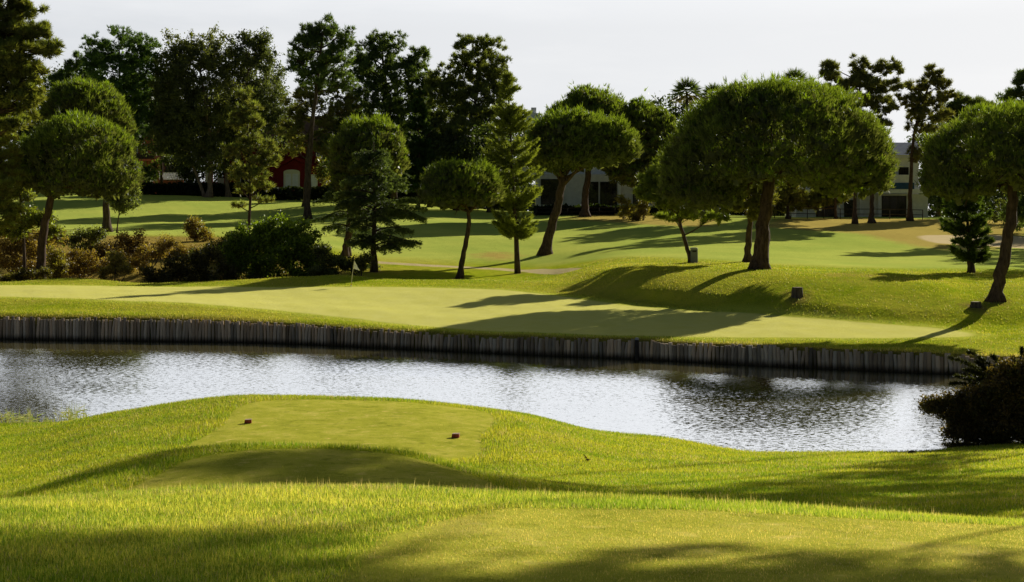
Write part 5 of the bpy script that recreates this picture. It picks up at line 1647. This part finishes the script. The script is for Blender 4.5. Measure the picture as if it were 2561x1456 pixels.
# reeds in the shallows on the left
def reed(px, py, Yd, n, hpx, wpx, label):
    X0 = (px - CX) / F * Yd
    b = np.array([X0, Yd, WATER])
    s = Yd / F
    sp = Soup()
    k = n
    base = np.stack([rng.normal(0, wpx * s * .5, k), rng.normal(0, .4, k), np.full(k, -.1)], 1)
    d = np.stack([rng.normal(0, .16, k), rng.normal(0, .15, k), np.ones(k)], 1)
    h = hpx * s * rng.uniform(.45, 1.1, (k, 1))
    w = .016
    tip = base + unit(d) * h
    sd = np.array([[1., .2, 0]])
    sp.tris(np.stack([base - sd * w, base + sd * w, tip], 1), colmix((.20, .27, .06), (.42, .38, .20), rng.uniform(0, 1, k)))
    mid_ = base + unit(d) * h * .55
    lf = mid_ + np.stack([rng.normal(0, .22, k), rng.normal(0, .1, k), rng.uniform(0, .2, k)], 1)
    sp.tris(np.stack([mid_ - [0, 0, .02], mid_ + [0, 0, .02], lf], 1), colmix((.24, .30, .08), (.45, .42, .22), rng.uniform(0, 1, k)))
    rr = np.linspace(-wpx * s * 1.3, wpx * s * 1.3, 9)
    for q in range(8):
        a_ = np.array([rr[q], -.05, -.35]); b_ = np.array([rr[q + 1], -.05, -.35]); c_ = np.array([(rr[q] + rr[q + 1]) / 2, .5, -.3])
        sp.tris(np.stack([[a_, b_, c_]]), np.array([[.1, .1, .05]]))
    o = sp.build('reed_clump', M['grass'], None, b)
    tag(o, label, 'reeds', 'reed clumps in the shallows')


reed(10, 1055, 51.2, 34, 52, 22, 'sparse pale reed clump at the left edge of the near shore')
reed(62, 1055, 51.2, 38, 46, 28, 'spreading reed clump just right of the edge clump on the near shore')
reed(118, 1055, 51.2, 30, 26, 26, 'short reed clump in the middle of the near shore reeds')
reed(178, 1055, 51.2, 50, 62, 26, 'tallest reed clump, at the right end of the near shore reeds')
reed(345, 1030, 50.6, 34, 22, 28, 'low dry reed tuft where the front tee bank meets the water')

# ------------------------------------------------------------------ sky, sun, camera
wd = D.worlds.new('World'); SC.world = wd; wd.use_nodes = True
nt = wd.node_tree
for n_ in list(nt.nodes): nt.nodes.remove(n_)
out = nt.nodes.new('ShaderNodeOutputWorld')
bg = nt.nodes.new('ShaderNodeBackground'); bg.inputs['Strength'].default_value = .06
sky = nt.nodes.new('ShaderNodeTexSky'); sky.sky_type = 'NISHITA'; sky.sun_disc = False
sky.sun_elevation = SUN_EL; sky.sun_rotation = SUN_AZ
sky.air_density = 1.0; sky.dust_density = 1.2; sky.ozone_density = 1.2
tc = nt.nodes.new('ShaderNodeTexCoord')
sx = nt.nodes.new('ShaderNodeSeparateXYZ'); nt.links.new(tc.outputs['Generated'], sx.inputs[0])
# haze ahead, brighter towards the sun; faded overhead and behind to cut fill light
dp = nt.nodes.new('ShaderNodeVectorMath'); dp.operation = 'DOT_PRODUCT'
nt.links.new(tc.outputs['Generated'], dp.inputs[0])
dp.inputs[1].default_value = (math.sin(SUN_AZ) * math.cos(SUN_EL), math.cos(SUN_AZ) * math.cos(SUN_EL), math.sin(SUN_EL))
side = ramp(nt, [(.66, (0, 0, 0)), (.91, (1, 1, 1))], sx.outputs[1])
low = ramp(nt, [(.0, (1, 1, 1)), (.36, (.95, .95, .95)), (.60, (.0, .0, .0))], sx.outputs[2])
mp = nt.nodes.new('ShaderNodeMapping'); mp.inputs['Scale'].default_value = (1.2, 1.2, 7); mp.inputs['Rotation'].default_value = (.06, .05, 0)
nt.links.new(tc.outputs['Generated'], mp.inputs['Vector'])
cl = noise(nt, mp.outputs[0], 3.2, 7, .6).outputs['Fac']
wisp = ramp(nt, [(.42, (0, 0, 0)), (.72, (1, 1, 1))], cl)
glow = math_(nt, 'POWER', math_(nt, 'MULTIPLY_ADD', dp.outputs['Value'], .5, .5), 2.0)
hz = mixc(nt, glow, (7.9, 8.8, 10.0), (16.0, 16.1, 16.3))
hz = mixc(nt, math_(nt, 'MULTIPLY', wisp.outputs[0], .45), hz, (17.0, 17.0, 17.0))
hup = ramp(nt, [(.14, (1, 1, 1)), (.34, (1.6, 1.6, 1.6))], sx.outputs[2])  # brightness added above the view to lift the pond's reflection
hz = mixc(nt, 1.0, hz, hup.outputs[0], 'MULTIPLY')
fac = math_(nt, 'MULTIPLY', math_(nt, 'MULTIPLY', side.outputs[0], low.outputs[0]), .95)
skyd = mixc(nt, 1.0, sky.outputs[0], (.55, .53, .50), 'MULTIPLY')
skyc = mixc(nt, fac, skyd, hz)
nt.links.new(skyc, bg.inputs['Color']); nt.links.new(bg.outputs[0], out.inputs['Surface'])

sl = D.lights.new('sun', 'SUN'); sl.energy = 5.0; sl.angle = math.radians(.55); sl.color = (1.0, .95, .80)
so = D.objects.new('sun', sl); COL.objects.link(so)
sd = Vector((math.sin(SUN_AZ) * math.cos(SUN_EL), math.cos(SUN_AZ) * math.cos(SUN_EL), math.sin(SUN_EL)))
so.rotation_euler = sd.to_track_quat('Z', 'Y').to_euler()
so.location = (20, 20, 40)

cam = D.cameras.new('camera'); co = D.objects.new('camera', cam); COL.objects.link(co)
co.location = (0, 0, 0); co.rotation_euler = (math.radians(90), 0, 0)
cam.sensor_fit = 'HORIZONTAL'; cam.sensor_width = 36
cam.lens = 36 * F / 2560
cam.shift_y = -(728 - HZ) / 2560
cam.clip_start = .1; cam.clip_end = 6000
SC.camera = co
SC.view_settings.view_transform = 'Standard'; SC.view_settings.look = 'None'
SC.view_settings.exposure = 0; SC.view_settings.gamma = 1
SC.cycles.max_bounces = 6; SC.cycles.transmission_bounces = 3; SC.cycles.diffuse_bounces = 3
SC.cycles.sample_clamp_indirect = 4
